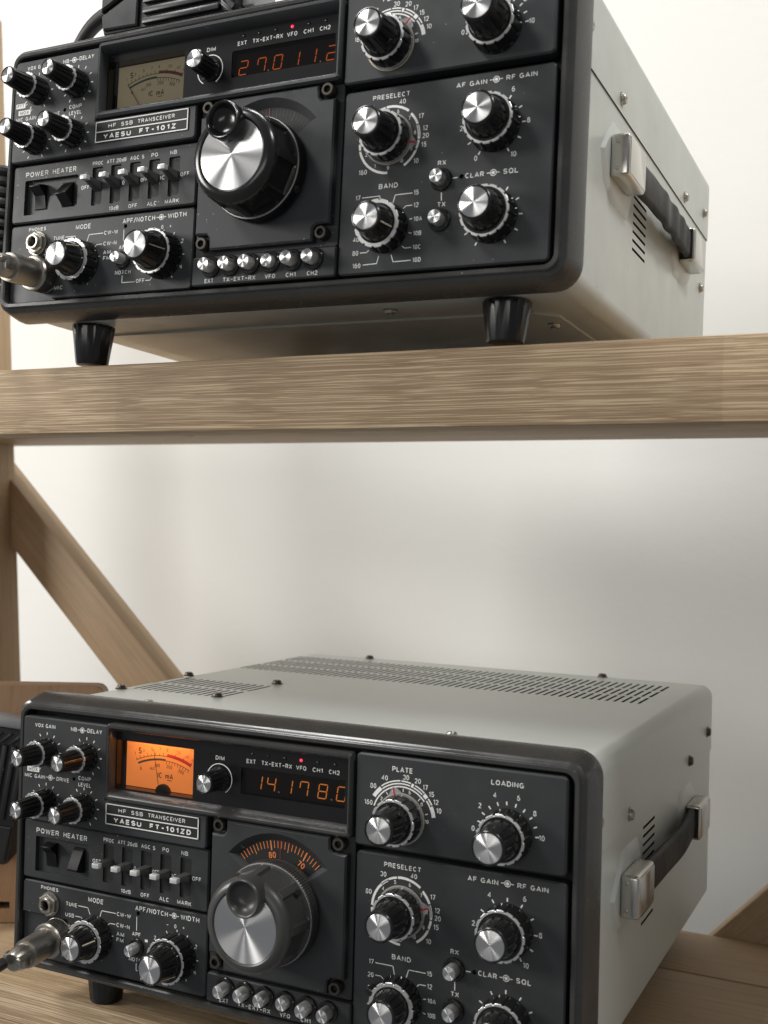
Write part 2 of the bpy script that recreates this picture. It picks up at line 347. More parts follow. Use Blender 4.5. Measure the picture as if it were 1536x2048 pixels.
def tube(bm, pts, r, n=10, mi=0, caps=True):
    rs = []; P = [Vector(p) for p in pts]; up = Vector((.3, .2, 1)).normalized()
    for i, p in enumerate(P):
        t = (P[min(i + 1, len(P) - 1)] - P[max(i - 1, 0)]).normalized()
        if i == 0: u = t.cross(up).normalized()
        else: u = (u - t * u.dot(t)).normalized()
        v = t.cross(u); rr = r[i] if isinstance(r, (list, tuple)) else r
        rs.append([bm.verts.new(p + (u * cos(2 * math.pi * k / n) + v * sin(2 * math.pi * k / n)) * rr) for k in range(n)])
    for a, b in zip(rs, rs[1:]): bridge(bm, a, b, mi)
    if caps: face(bm, rs[0], mi); face(bm, rs[-1], mi)
def bez(p0, p1, p2, p3, n=16):
    o = []
    for i in range(n + 1):
        t = i / n; s = 1 - t
        o.append(tuple(s**3 * a + 3 * s * s * t * b + 3 * s * t * t * c + t**3 * d for a, b, c, d in zip(p0, p1, p2, p3)))
    return o

# ------------------------------------------------------------------ wall
bm = bmesh.new(); box(bm, -2500, 2500, 520, 570, -1600, 2400)
o = link('wall', bm, WALL, smooth=0); o['kind'] = 'structure'

# ------------------------------------------------------------------ wooden rack
rack = thing('wooden_rack', 'limewashed wooden shelving rack with two shelves and diagonal braces against the white wall', 'rack', (0, 0, -18.5))
def rpart(name, bm, m, parent=rack, smooth=35):
    o = link(name, bm, m, parent, smooth=smooth); o.location = (0, 0, 18.5 * MM); return o
ZL = -18.5
ZT = from_upper((200, 25, -18.4)).z / MM; YT = from_upper((200, 25, -18.4)).y / MM
def shelf(zt, yf, yb, hf):
    bm = bmesh.new(); box(bm, -330, 760, yf, yf + 24, zt - hf, zt, 1.2)
    s = rpart('shelf', bm, WOOD)
    for y0, y1 in ((yf + 24.3, yf + 120), (yf + 122, yf + 218), (yf + 220, yb - .3)):
        bm = bmesh.new(); box(bm, -330, 760, y0, y1, zt - 17, zt - .15, .8); link('plank', bm, WOODB, s)
    for x in (-40, 190, 352, 560):
        bm = bmesh.new(); box(bm, x, x + 40, yf + 24.5, yf + 165, zt - 25, zt - 17.2, .8); link('batten', bm, WOODB, s)
    return s
shelf(ZT, YT, YT + 322, 37.5)
shelf(ZL, 26, 321, 60)
def beam(name, p, q, wd, th, m, yoff=0):
    """board from p to q in the x-z plane, front face at p.y"""
    p, q = Vector(p), Vector(q); L = (q - p).length
    bm = bmesh.new(); box(bm, 0, L, 0, th, -wd / 2, wd / 2, 1.5)
    o = link(name, bm, m, rack); o.location = p * MM + Vector((0, 0, 18.5 * MM))
    o.rotation_euler = (0, -math.atan2(q.z - p.z, q.x - p.x), 0); return o
def U3(x, y, z): return tuple(from_upper((x, y, z)) / MM)
# left post and the two diagonal braces behind the shelves
pa, pb = U3(-262 - 44, 292, -470), U3(-335 - 44, 292, 372)
bm = bmesh.new(); Lp = (Vector(pb) - Vector(pa)).length; box(bm, 0, Lp, 0, 58, -44, 44, 3)
o = link('post', bm, WOODB, rack); d = Vector(pb) - Vector(pa); o.location = Vector(pa) * MM + Vector((0, 0, 18.5 * MM)); o.rotation_euler = (0, -math.atan2(d.z, d.x), 0)
fa, fb = Vector((-303.7, 330, -56.9)), Vector((-108, 330, -234.8)); ga = Vector((-297.2, 330, -124.6)); gb = Vector((-160.1, 330, -242.6))
dr = (fb - fa).normalized(); nb = Vector((dr.z, 0, -dr.x)); wd = abs((ga - fa).dot(nb) + (gb - fa).dot(nb)) / 2
mid = fa + nb * (wd / 2) * (1 if (ga - fa).dot(nb) > 0 else -1)
beam('brace', U3(*(mid - dr * 22)), U3(*(mid + dr * 440)), wd, 25, WOODB)
fa, fb = Vector((350.9, 351, -366.3)), Vector((384.5, 351, -329.6)); dr = (fb - fa).normalized()
mid = fa + Vector((dr.z, 0, -dr.x)) * 26
beam('brace', U3(*(mid - dr * 40)), U3(*(mid + dr * 400)), 52, 22, WOODB)

# ------------------------------------------------------------------ shared knob meshes
def mesh_of(o):
    me = o.data; bpy.data.objects.remove(o); return me
def notch(n, depth, duty=.22):
    return lambda t, r, y: -depth if ((t * n) % 1) < duty else 0
def knob_meshes(key, R0, h0, R1, R2, h1, Rd, notches=14, flutes=14, rw=1.5, body=KNOB):
    """skirt R0 x h0, silver notched ring, fluted body from R1 to R2 ending at y=-h1, cap disc Rd; axis along -y"""
    d = {}
    N = notches * 9
    bm = bmesh.new(); lathe(bm, [(R0 + .25, 2), (R0 + .25, -.6), (R0, -1.2), (R0 - .25, -h0)], N, fun=lambda t, r, y: (-.55 if ((t * notches) % 1) < .2 else 0) if y < -1 else 0)
    d['skirt'] = mesh_of(link('skirt', bm, body))
    bm = bmesh.new(); f = lambda t, r, y: (-.6 if ((t * notches) % 1) < .2 else 0) if r > R0 - 1.2 else 0
    lathe(bm, [(R1 - .4, -h0), (R0 - .25, -h0 + .02), (R0 - .32, -h0 - .35), (R0 - .5, -h0 - .5), (R0 - rw, -h0 - .5), (R0 - rw - .05, -h0 - .1)], N, cap0=False, cap1=False, fun=f)
    d['ring'] = mesh_of(link('ring', bm, SILVER))
    bm = bmesh.new(); nf = flutes * 8
    def ff(t, r, y):
        if -h1 + 2.0 < y < -h0 - .9: return -.55 if ((t * flutes) % 1) < .2 else 0
        return 0
    yy = [R1 + (R2 - R1) * k for k in (0, .02, .5, .9)]
    lathe(bm, [(R0 - 1.0, -h0 + .2), (R0 - 1.2, -h0 - .12), (R1 + .2, -h0 - .15), (R1, -h0 - 1.0), ((R1 * .93 + R2 * .07), -h0 - 1.6), ((R1 + R2) / 2, -(h0 + h1) / 2), (R2 + .25, -h1 + 2.2), (R2 + .2, -h1 + 1.6), (R2 + .2, -h1 + .7), (R2 - .25, -h1 + .1), (Rd + .35, -h1), (Rd + .1, -h1 + .45)], nf, cap0=True, cap1=True, fun=ff)
    d['body'] = mesh_of(link('grip', bm, body))
    bm = bmesh.new(); lathe(bm, [(Rd, .3), (Rd, -.1), (Rd - .25, -.25), (.05, -.25)], 48)
    d['cap'] = mesh_of(link('cap', bm, SPUN)); d['h1'] = h1; d['R0'] = R0
    return d
KS = knob_meshes('small', 7.4, 9.2, 5.8, 4.6, 23.4, 3.75, 14, 14)
KM = knob_meshes('mid', 11.6, 8.4, 8.7, 7.0, 20.2, 6.0, 14, 14, 2.2)
KP = knob_meshes('plate', 11.2, 9.5, 8.6, 7.0, 25.0, 6.0, 14, 14)
KL = knob_meshes('large', 12.0, 9.2, 9.2, 7.5, 22.0, 6.6, 16, 14)
KLL = knob_meshes('tall', 11.6, 9.2, 9.2, 7.5, 25.4, 6.6, 14, 14)
def put_knob(K, x, z, parent, spin=0, y0=0, cream_line=None, setscrew=None, pointer=None, ear=None):
    k = bpy.data.objects.new('knob', None); COL.objects.link(k); k.parent = parent; k.location = Vector((x, y0, z)) * MM; k.rotation_euler = (0, rad(spin), 0)
    for nm in ('skirt', 'ring', 'body'): place('grip' if nm == 'body' else nm, K[nm], k)
    place('cap', K['cap'], k, (0, -K['h1'] + .4, 0))
    if cream_line is not None:
        bm = bmesh.new(); h1 = K['h1']; a = rad(cream_line)
        p, q = Vector((9.15, -10.5, 0)), Vector((7.4, -h1 + 2, 0))
        tube(bm, [p, p.lerp(q, .5), q], .35, 6)
        for v in bm.verts: x_, z_ = v.co.x, v.co.z; v.co.x = x_ * sin(a) + z_ * cos(a); v.co.z = x_ * cos(a) - z_ * sin(a)
        link('knob_line', bm, mat_cream, k)  # thin cream line along the side of the grip
    if setscrew is not None:
        bm = bmesh.new(); lathe(bm, [(1.5, 9.2), (1.5, 8.2), (1.1, 8.15)], 16)
        q = Matrix.Rotation(rad(-setscrew), 4, 'Y') @ Matrix.Rotation(rad(-90), 4, 'X')
        bm2 = bm
        for v in bm2.verts:
            r = v.co.y; t = Vector((v.co.x, v.co.z)); a = rad(setscrew)
            c = Vector((sin(a), 0, cos(a))); s_ = Vector((cos(a), 0, -sin(a)))
            v.co = c * (r * .985) + s_ * t.x + Vector((0, -14.2 + t.y, 0))
        link('set_screw', bm2, DEEP, k)
    if pointer is not None:      # clear acrylic skirt with a red hairline
        a = rad(pointer); bm = bmesh.new()
        lp = []
        for i in range(48):
            t = 360 * i / 48; dd = abs((t + 180) % 360 - 180); r = 12.1 + max(0, 3.2 * (1 - dd / 16)) if dd < 16 else 12.1
            lp.append(pol((0, 0), r, t + pointer))
        loft(bm, [(lp, -.6), (lp, -2.0)]); o = link('pointer_skirt', bm, CLEAR, k)
        bm = bmesh.new(); seg(bm, [pol((0, 0), 11.0, pointer), pol((0, 0), 14.8, pointer)], .8, -2.08); link('knob_line', bm, RED, k, recalc=False)
        bm = bmesh.new(); lathe(bm, [(12.0, 1), (12.1, -.35), (11.7, -.45)], 48, cap1=False); link('rim', bm, BRASS, k)
    if ear is not None:          # small black finger tab on the skirt
        bm = bmesh.new(); box(bm, 10, 14.2, -9, -2.5, -1.7, 1.7, .8); a = rad(ear)
        for v in bm.verts: x_, z_ = v.co.x, v.co.z; v.co.x = x_ * sin(a) + z_ * cos(a); v.co.z = x_ * cos(a) - z_ * sin(a)
        link('finger_tab', bm, KNOB, k)
    return k
mat_cream = mat('cream line paint', (.62, .55, .40), .45)

bm = bmesh.new(); lathe(bm, [(3.15, 3), (3.3, -8.0), (3.05, -8.6)], 28); BTN = mesh_of(link('plunger', bm, mat('brushed aluminium side', (.66, .65, .63), .36, .7)))
bm = bmesh.new(); lathe(bm, [(3.0, 0), (3.0, -.08), (.05, -.08)], 28); BTNC = mesh_of(link('cap', bm, SPUN))
bm = bmesh.new(); lathe(bm, [(5.3, 2), (5.3, -1.0), (4.9, -1.5), (4.0, -1.5), (3.7, -.4), (3.7, 1)], 28, cap0=False, cap1=False); BTNR = mesh_of(link('collar', bm, KNOB))
def put_button(x, z, y0, tip, parent, scale=1):
    k = bpy.data.objects.new('push_button', None); COL.objects.link(k); k.parent = parent; k.location = Vector((x, y0, z)) * MM
    if scale != 1: k.scale = (scale,) * 3
    place('collar', BTNR, k); place('plunger', BTN, k, (0, 8.6 - (y0 - tip) / scale, 0)); place('cap', BTNC, k, (0, -(y0 - tip) / scale, 0)); return k
def hexhead(bm, r, h, n=6, y=0): lathe(bm, [(r, y), (r, y - h * .8), (r * .9, y - h)], n)
# pan-head screw, axis along -y
bm = bmesh.new(); lathe(bm, [(3.6, 0), (3.6, -.5), (2.9, -.7), (2.8, -1.7), (2.2, -2.4), (.9, -2.5), (.7, -1.7)], 20); SCREW = mesh_of(link('screw', bm, STEEL))
SCREWB = SCREW.copy(); SCREWB.materials.clear(); SCREWB.materials.append(BLACKSCREW)
# socket-head screw
bm = bmesh.new(); lathe(bm, [(3.3, 3), (3.3, -.3), (2.9, -.9), (1.8, -.9)], 24, cap1=False); lathe(bm, [(1.8, -.9), (1.65, 1.0)], 6, cap0=False, mi=1); SOCK = mesh_of(link('socket_screw', bm, [BLACKSCREW, DEEP]))

def seven(bm, ch, x, z, w_, h_, y, st=.5, slant=.14):
    segs = {'0': 'abcdef', '1': 'bc', '2': 'abged', '3': 'abgcd', '4': 'fgbc', '5': 'afgcd', '6': 'afgedc', '7': 'fabc', '8': 'abcdefg', '9': 'abcdfg'}[ch]
    P = {'a': ((0, 1), (1, 1)), 'b': ((1, 1), (1, .5)), 'c': ((1, .5), (1, 0)), 'd': ((0, 0), (1, 0)), 'e': ((0, .5), (0, 0)), 'f': ((0, 1), (0, .5)), 'g': ((0, .5), (1, .5))}
    for s in segs:
        (a, b), (c, d) = P[s]; q = []
        for u, v, o in ((a, b, 1), (c, d, -1)):
            px = x + (u - .5) * w_ + (v - .5) * h_ * slant; pz = z + (v - .5) * h_
            q.append((px, pz))
        D = Vector((q[1][0] - q[0][0], q[1][1] - q[0][1])).normalized() * .42
        seg(bm, [(q[0][0] + D.x, q[0][1] + D.y), (q[1][0] - D.x, q[1][1] - D.y)], st, y)

def letters_ul(bm, y):
    span(bm, 'VOX GAIN', 22.7, 37.0, 141.9, y, 1.9); span(bm, 'NB', 48, 52.1, 142.0, y, 1.9); dual(bm, (55.8, 142.0), y); span(bm, 'DELAY', 59.4, 69.3, 142.2, y, 2.0)
    span(bm, 'MIC GAIN', 16.3, 30.8, 113.7, y, 1.9); dual(bm, (34.7, 114), y); span(bm, 'DRIVE', 39, 47.7, 113.9, y, 1.9)
    span(bm, 'COMP', 54.1, 62.7, 116.2, y, 1.9); span(bm, 'LEVEL', 54.2, 62.8, 112.8, y, 1.9)
    for c in UL_AX: ticks(bm, c, 9.2, 10.4, range(-150, 151, 30), .5, y)
UL_AX = ((31.4, 128.0), (59.1, 128.1), (31.7, 100.3), (58.2, 100.9))

def radio(name, label, lit):
    R = thing(name, label, 'radio')
    PAN = PANEL if lit else PANEL2; CS = CASE if lit else CASE2
    # ---- case: lower chassis wrap and the top cover lapping over it
    XL, XR, ZB, ZT_, D, r = 13.0, 334.1, 5.9, 152.5, 321, 8
    def arcpts(cx, cz, rr, a0, a1, n=8): return [(cx + rr * cos(rad(a0 + (a1 - a0) * i / n)), cz + rr * sin(rad(a0 + (a1 - a0) * i / n))) for i in range(n + 1)]
    Y0 = 14
    bm = bmesh.new()
    prof = [(XL + .7, 110)] + arcpts(XL + .7 + r, ZB + r, r, 180, 270) + arcpts(XR - .7 - r, ZB + r, r, 270, 360)
    f = [bm.verts.new((a, Y0, b)) for a, b in prof]; k = [bm.verts.new((a, D - .8, b)) for a, b in prof]
    for i in range(len(f) - 1): face(bm, (f[i], f[i + 1], k[i + 1], k[i]))
    # right side flat with its louvre slots
    a_, b_ = ZB + r, 110
    def vx(y, z): return bm.verts.new((XR - .7, y, z))
    t0, t1 = vx(Y0, b_), vx(D - .8, b_)
    hl = []
    for i in range(12):
        z0 = 49.4 + i * 4.62; lp = [(117, z0 - .8), (145.5, z0 - .8), (145.5, z0 + .8), (117, z0 + .8)]
        t = [vx(*q) for q in lp]; bt = [bm.verts.new((XR - 4, *q)) for q in lp]
        bridge(bm, t, bt, 1); face(bm, bt, 1); hl.append(t)
    fill(bm, [[f[-1], k[-1], t1, t0]] + hl)
    face(bm, k + [t1] if False else [*k, t1])
    link('chassis_wrap', bm, [CS, DEEP], R)
    bm = bmesh.new()
    prof = [(XR, 108.6)] + arcpts(XR - r, ZT_ - r, r, 0, 90); profl = arcpts(XL + r, ZT_ - r, r, 90, 180) + [(XL, 108.6)]
    def strip(pr):
        f = [bm.verts.new((a, Y0, b)) for a, b in pr]; k = [bm.verts.new((a, D, b)) for a, b in pr]
        for i in range(len(f) - 1): face(bm, (f[i], f[i + 1], k[i + 1], k[i]))
        return f, k
    f1, k1 = strip(prof); f2, k2 = strip(profl)
    hl = []
    def vent(x0, x1, n, rows, ln, yy0, pitch):
        for rw in range(rows):
            ya = yy0 + rw * pitch
            for i in range(n):
                x = x0 + (x1 - x0) * i / (n - 1); sh = 0 if rows == 2 else 0
                lp = [(x - .95, ya), (x + .95, ya), (x + .95, ya + ln), (x - .95, ya + ln)]
                t = [bm.verts.new((p, q, ZT_)) for p, q in lp]; b = [bm.verts.new((p, q, ZT_ - 2.2)) for p, q in lp]
                bridge(bm, t, b, 1); face(bm, b, 1); hl.append(t)
    vent(22, 309, 58, 3, 27, 207, 31.5)
    vent(20, 88, 14, 2, 27, 81, 31.5)
    fill(bm, [[f1[-1], k1[-1], k2[0], f2[0]]] + hl)
    face(bm, k1 + k2)
    # folded lip under the cover edge
    for (pf, pk, s) in ((f1[0], k1[0], -1), (f2[-1], k2[-1], 1)):
        q0 = bm.verts.new((pf.co.x + s * 1.0, pf.co.y, pf.co.z)); q1 = bm.verts.new((pk.co.x + s * 1.0, pk.co.y, pk.co.z)); face(bm, (pf, pk, q1, q0), 1)
    cov = link('top_cover', bm, [CS, DEEP], R)
    up = Matrix.Rotation(rad(-90), 4, 'X'); rt = Matrix.Rotation(rad(90), 4, 'Z')
    for i, (x, y) in enumerate([(20, 75), (70.5, 36), (86, 82), (17.5, 149.6), (86, 151), (71, 317.5), (254, 40), (257, 320)]):
        s = place('screw', SCREW if y < 45 else SCREWB, cov, (x, y, ZT_ + .05)); s.rotation_euler = (rad(-90), 0, 0)
    for y, z in ((82.3, 115.3), (241, 114.6), (20.6, 125), (20.5, 91.3), (304, 123.3), (303, 72)):
        s = place('screw', SCREW if lit is False or y < 90 else SCREWB, R, (XR - (.7 if z < 109 else 0), y, z)); s.rotation_euler = (0, 0, rad(90))
    # bottom access plate
    bm = bmesh.new(); lp = [(300, 62), (310, 72), (310, 296), (40, 296), (40, 62)]
    for zz in (0,):
        t = [bm.verts.new((a, b, ZB)) for a, b in lp]; u = [bm.verts.new((a, b, ZB - 1.1)) for a, b in lp]; bridge(bm, t, u); face(bm, u)
    bp = link('bottom_plate', bm, CS, R)
    for x, y in ((303, 86),):
        s = place('screw', SCREW, bp, (x, y, ZB - 1.1)); s.rotation_euler = (rad(90), 0, 0)
    for x, y in ((232, 40),):
        s = place('screw', SCREW, R, (x, y, ZB)); s.rotation_euler = (rad(90), 0, 0)
    # feet
    for x in (46, 295):
        bm = bmesh.new(); zb = ZL if lit else {46: -17.3, 295: -14.3}[x]
        n = 40; L = [(circ(11.9, n, (x, 37), lambda t: -.5 if (t * 20) % 1 < .5 else 0), 5.0), (circ(11.7, n, (x, 37), lambda t: -.5 if (t * 20) % 1 < .5 else 0), 2.5), (circ(9.2, n, (x, 37), lambda t: -.45 if (t * 20) % 1 < .5 else 0), zb + 1.2), (circ(8.7, n, (x, 37)), zb + .1), (circ(8.0, n, (x, 37)), zb - .0)]
        rs = [[bm.verts.new((a, b, z)) for a, b in lp] for lp, z in L]
        for p_, q_ in zip(rs, rs[1:]): bridge(bm, p_, q_)
        face(bm, rs[-1]); face(bm, rs[0]); link('foot', bm, FOOT, R)
    for x in (46, 300):
        bm = bmesh.new(); zb = ZL if lit else -10.0
        rs = [[bm.verts.new((a, b, z)) for a, b in circ(rr, 24, (x, 285))] for rr, z in ((10, ZB + .5), (9, zb + 1), (8, zb))]
        for p_, q_ in zip(rs, rs[1:]): bridge(bm, p_, q_)
        face(bm, rs[-1]); link('foot', bm, RUBBER, R)
    # ---- bezel
    bm = bmesh.new()
    def gr(d, rr): return rrect(13 - d, 328.8 + d, 12 - d, 149.6 + d, rr, 7)
    lv = [(gr(0, 5), 6), (gr(0, 5), .3), (gr(.6, 5.4), -.5), (gr(2.2, 6.4), -.6), (gr(2.7, 6.6), -.1), (gr(2.8, 6.8), .9), (gr(3.4, 7.2), 1.4), (gr(4.6, 8), 1.9), (gr(5.3, 8.6), 3), (gr(8.2, 12), 14), (gr(8.4, 12), 17), (gr(7.6, 11.5), 17.6), (gr(1.5, 6), 17.6)]
    loft(bm, lv, False, False); link('bezel', bm, BEZEL, R)
    bm = bmesh.new(); box(bm, 12.5, 329.3, 9, 13.5, 11.5, 150.1); link('chassis_plate', bm, DEEP, R)
    # ---- carrying handle
    H = bpy.data.objects.new('handle', None); COL.objects.link(H); H.parent = R
    for y0, sgn in ((62, 1), (258, -1)):
        bm = bmesh.new()
        lp = [(y0 - sgn * 5, 88), (y0 - sgn * 12, 80), (y0 - sgn * 5, 66), (y0 + sgn * 8, 59.5), (y0 + sgn * 40, 59.5), (y0 + sgn * 46, 70), (y0 + sgn * 46, 90), (y0 + sgn * 40, 99.8), (y0 + sgn * 8, 99.8)]
        if sgn < 0: lp = lp[::-1]
        cy = sum(a for a, b in lp) / len(lp)
        t = [bm.verts.new((XR - .75, a, b)) for a, b in lp]; u = [bm.verts.new((XR + .9, cy + (a - cy) * .93, 80 + (b - 80) * .86)) for a, b in lp]
        bridge(bm, t, u); face(bm, u); link('mounting_boss', bm, CS, H)
        y1 = y0 + sgn * 33; a, b = min(y0, y1), max(y0, y1)
        bm = bmesh.new(); box(bm, XR + .85, XR + 10.4, a, b, 69.5, 90.5, 1.6, seg=3)
        link('end_cap', bm, CHROME, H)
        bm = bmesh.new(); box(bm, XR + 9.6, XR + 10.75, a + 1.5, b - 1.0, 71, 89, .45, seg=2); link('cap_face', bm, CHROME, H)
        bm = bmesh.new(); lathe(bm, [(1.0, 0), (.9, -.5), (.3, -.7)], 14, (XR + 4.4, 73.4)); lathe(bm, [(1.0, 0), (.9, -.5), (.3, -.7)], 14, (XR + 4.4, 86.6))
        for v in bm.verts: v.co.y = (y0 + v.co.y) if sgn > 0 else (y0 - v.co.y)
        link('rivets', bm, STEEL, H)
        bm = bmesh.new(); e = y1; box(bm, XR + 1.6, XR + 9.2, min(e - .25, e + .25), max(e - .25, e + .25), 71, 89); link('cap_opening', bm, DEEP, H)
    bm = bmesh.new(); rs = []; N = 44
    for i in range(N + 1):
        t = i / N; y = 91 + t * 138
        s = sin(math.pi * t)
        wav = (.0 if lit else 1.0) * (.6 * sin(t * 34 + 1) * s * (1 if t > .35 else .25))
        x = XR + 5.4 + (1.8 if lit else 3.4) * s + wav + (.4 * sin(t * 11) if lit else 0)
        zc = 80 - (0 if lit else 1.5) * s + .5 * sin(t * 9); hh = 8.8 - .4 * s
        th = 2.4
        sec = []
        for q in range(12):
            a = 2 * math.pi * q / 12; cx = math.copysign(abs(cos(a)) ** .6, cos(a)); sz = math.copysign(abs(sin(a)) ** .45, sin(a))
            sec.append(bm.verts.new((x + th * cx, y, zc + hh * sz)))
        rs.append(sec)
    for p_, q_ in zip(rs, rs[1:]): bridge(bm, p_, q_)
    face(bm, rs[0]); face(bm, rs[-1]); link('strap', bm, LEATHER, H, smooth=60)

    # ---- upper left control plate
    yU = -2.0
    P = bpy.data.objects.new
    bm = bmesh.new()
    lp = [(73.0, 146.3), (16.2, 146.3), (14.8, 145.7), (14.2, 144.3), (14.2, 91.5), (14.8, 90.1), (16.2, 89.5), (136, 89.5), (137.4, 90.1), (138, 91.5), (138, 106.6), (73.0, 106.6)]
    plate(bm, lp, yU, 8, .7, [(circ(1.1, 12, (51, 115.2)), 2)]); p1 = link('control_plate', bm, [PAN, DEEP], R)
    bm = bmesh.new(); letters_ul(bm, yU - .05)
    for x0, x1, z0, z1 in ((16.0, 22.6, 120.0, 122.6), (17.9, 26.5, 116.0, 118.7)):
        face(bm, [bm.verts.new((a, yU - .05, b)) for a, b in rect(x0, x1, z0, z1)])
    span(bm, 'PTT', 16.9, 21.7, 121.3, yU - .1, 1.7, mi=1); span(bm, 'MOX', 19, 25.4, 117.35, yU - .1, 1.7, mi=1)
    seg(bm, [(22.6, 121.2), (24.0, 121.9)], .3, yU - .05); seg(bm, [(26.5, 117.4), (27.5, 118.6)], .3, yU - .05)
    link('lettering', bm, [WHITE, DEEP], p1, smooth=0, recalc=False)
    for i, c in enumerate(UL_AX): put_knob(KS, *c, R, [12, 40, -20, 65][i] + (0 if lit else 33), yU)
    # nameplate
    bm = bmesh.new(); plate(bm, rrect(73.4, 133.6, 94.0, 105.4, .4, 2), yU - .5, .5, .15); npl = link('nameplate', bm, [DEEP, DEEP], R)
    bm = bmesh.new(); y = yU - .56
    for s in ([(73.9, 105), (133.1, 105)], [(73.9, 94.4), (133.1, 94.4)], [(73.9, 99.7), (133.1, 99.7)], [(73.9, 94.4), (73.9, 105)], [(133.1, 94.4), (133.1, 105)]): seg(bm, s, .55, y)
    span(bm, 'HF', 82.2, 87.2, 102.3, y, 1.9); span(bm, 'SSB', 90.6, 98.2, 102.3, y, 1.9); span(bm, 'TRANSCEIVER', 101.5, 125, 102.35, y, 1.9)
    span(bm, 'YAESU', 79.2, 97.3, 96.9, y, 2.4, off=.08, gap=.1); span(bm, 'FT-101ZD' if lit else 'FT-101Z', 102.8, 128.8 if lit else 126, 97.0, y, 2.4, off=.09, gap=.16)
    link('lettering', bm, WHITE, npl, smooth=0, recalc=False)
    # ---- display housing
    bm = bmesh.new(); y = -4.2
    lv = [(rrect(73.2, 220.9, 106.9, 147.9, 1.6, 3), 4), (rrect(73.4, 220.7, 107.1, 147.7, 1.6, 3), y + 1.2), (rrect(74.4, 219.9, 108.2, 146.9, 1.4, 3), y), (rrect(75.2, 219.2, 109.4, 145.7, 1.0, 3), y + .1), (rrect(75.8, 218.8, 110.8, 144.3, .8, 3), y + 1.6), (rrect(76.0, 218.6, 112.2, 143.2, .6, 3), 2.4)]
    loft(bm, lv, False, False); hs = link('display_housing', bm, BEZEL if lit else PAN, R)
    bm = bmesh.new(); plate(bm, rrect(75.9, 218.7, 112.0, 143.4, .5, 2), 2.0, 6, .05, [(rect(76.6, 126, 113.2, 138.6), 6.2), (rrect(155.2, 214.6, 119.4, 132.9, .5, 2), 4.2)])
    fp = link('display_panel', bm, [mat('gloss black acrylic', (.008, .008, .009), .22), DEEP], R)
    bm = bmesh.new(); y = 1.94
    for s, x, w_ in (('EXT', 161, 5.4), ('TX–EXT–RX', 175.9, 17.6), ('VFO', 190, 5.8), ('CH1', 199.3, 5.6), ('CH2', 208.5, 5.9)): text(bm, s, x, 136.3, y, 1.95, w_)
    text(bm, 'DIM', 142.3, 136.0, y, 1.9, 5.3); arc(bm, (142.2, 125.4), 7.6, .45, -150, 150, y)
    link('lettering', bm, WHITE, fp, smooth=0, recalc=False)
    for i, x in enumerate((161.8, 171, 180.6, 189.9, 199.4, 208.9)):
        bm = bmesh.new(); lathe(bm, [(.8, 2.1), (.8, 1.8), (.55, 1.55), (.1, 1.45)], 16, (x, 140)); link('indicator_lamp', bm, LED_ON if i == 3 else KNOB, fp)
    for nm, bx, gm in (('meter_window', (76.6, 126, 113.2, 138.6), GLASS), ('display_window', (155.2, 214.6, 119.4, 132.9), SMOKE)):
        bm = bmesh.new(); a, b, c, d = bx; face(bm, [bm.verts.new((p, 2.3, q)) for p, q in rect(a, b, c, d)]); link(nm, bm, gm, fp, smooth=0)
    put_knob(dict(KS, skirt=KD['skirt'], ring=KD['ring'], body=KD['body'], cap=KD['cap'], h1=KD['h1']), 142.2, 125.4, R, 20, 2)
    # meter
    bm = bmesh.new(); box(bm, 78.4, 125.9, 8.0, 8.15, 113.4, 138.2); mt = link('meter', bm, METER_ON if lit else METER_FAINT, R, smooth=0)
    bm = bmesh.new(); y = 7.95; c = (102.6, 89.0)
    arc(bm, c, 42.6, .32, -24.5, 24.5, y); arc(bm, c, 40.3, .3, 2, 24.5, y); arc(bm, c, 40.6, 1.1, -24, 2, y, 2); arc(bm, c, 43.4, 1.3, 3.5, 24.5, y, 1)
    for i in range(9): ticks(bm, c, 42.6, 44.2 if i % 2 else 43.6, [-24 + i * 3.4], .3, y)
    for i in range(9): ticks(bm, c, 38.7, 40.3, [3 + i * 2.6], .3, y)
    ticks(bm, c, 42.4, 44.6, [10, 17, 24], .5, y, 1)
    text(bm, 'S', 87.2, 132.9, y, 3.0); text(bm, 'IC', 100.6, 121.2, y, 2.7); text(bm, 'mA', 106.6, 121.2, y, 2.7); seg(bm, [(105.4, 119.0), (108.2, 119.0)], .35, y)
    text(bm, 'ALC', 95.6, 124.3, y, 1.4, rot=-4)
    for s, a in (('1', -24), ('3', -16.5), ('5', -9.5), ('7', -3), ('9', 3)): q = pol(c, 46, a); text(bm, s, *q, y, 1.5)
    for s, a in (('20', 12), ('40', 19), ('60', 24.5)): q = pol(c, 46.3, a); text(bm, s, *q, y, 1.5, mi=1)
    for s, a in (('0', -23), ('100', -6), ('200', 6), ('300', 18)): q = pol(c, 37.4, a); text(bm, s, *q, y, 1.6, rot=a)
    link('scale', bm, [INK, INKRED if lit else INKRED2, INKGREEN], mt, smooth=0, recalc=False)
    bm = bmesh.new()
    if lit: seg(bm, [(101.2, 114.5), (97.2, 134.8)], .35, 6.4)
    else: seg(bm, [(95.4, 114.0), (86.2, 127.2)], .35, 6.4)
    link('needle', bm, INK, mt, smooth=0, recalc=False)
    if lit:
        for x in (90, 102, 114):      # the bulbs that light the meter card from above
            l = bpy.data.lights.new('meter_bulb', 'POINT'); l.energy = .0028; l.color = (1.0, .42, .12); l.shadow_soft_size = .0004
            lo = bpy.data.objects.new('meter_bulb', l); COL.objects.link(lo); lo.parent = R; lo.location = Vector((x, 3.2, 137.8)) * MM
        bm = bmesh.new(); lathe(bm, [(5.0, 7.9), (4.8, 6.4), (4.0, 5.8)], 28, (103.4, 112.0))
        for v in bm.verts: v.co.z = max(v.co.z, 113.25)
        link('pivot_cover', bm, KNOB, mt)
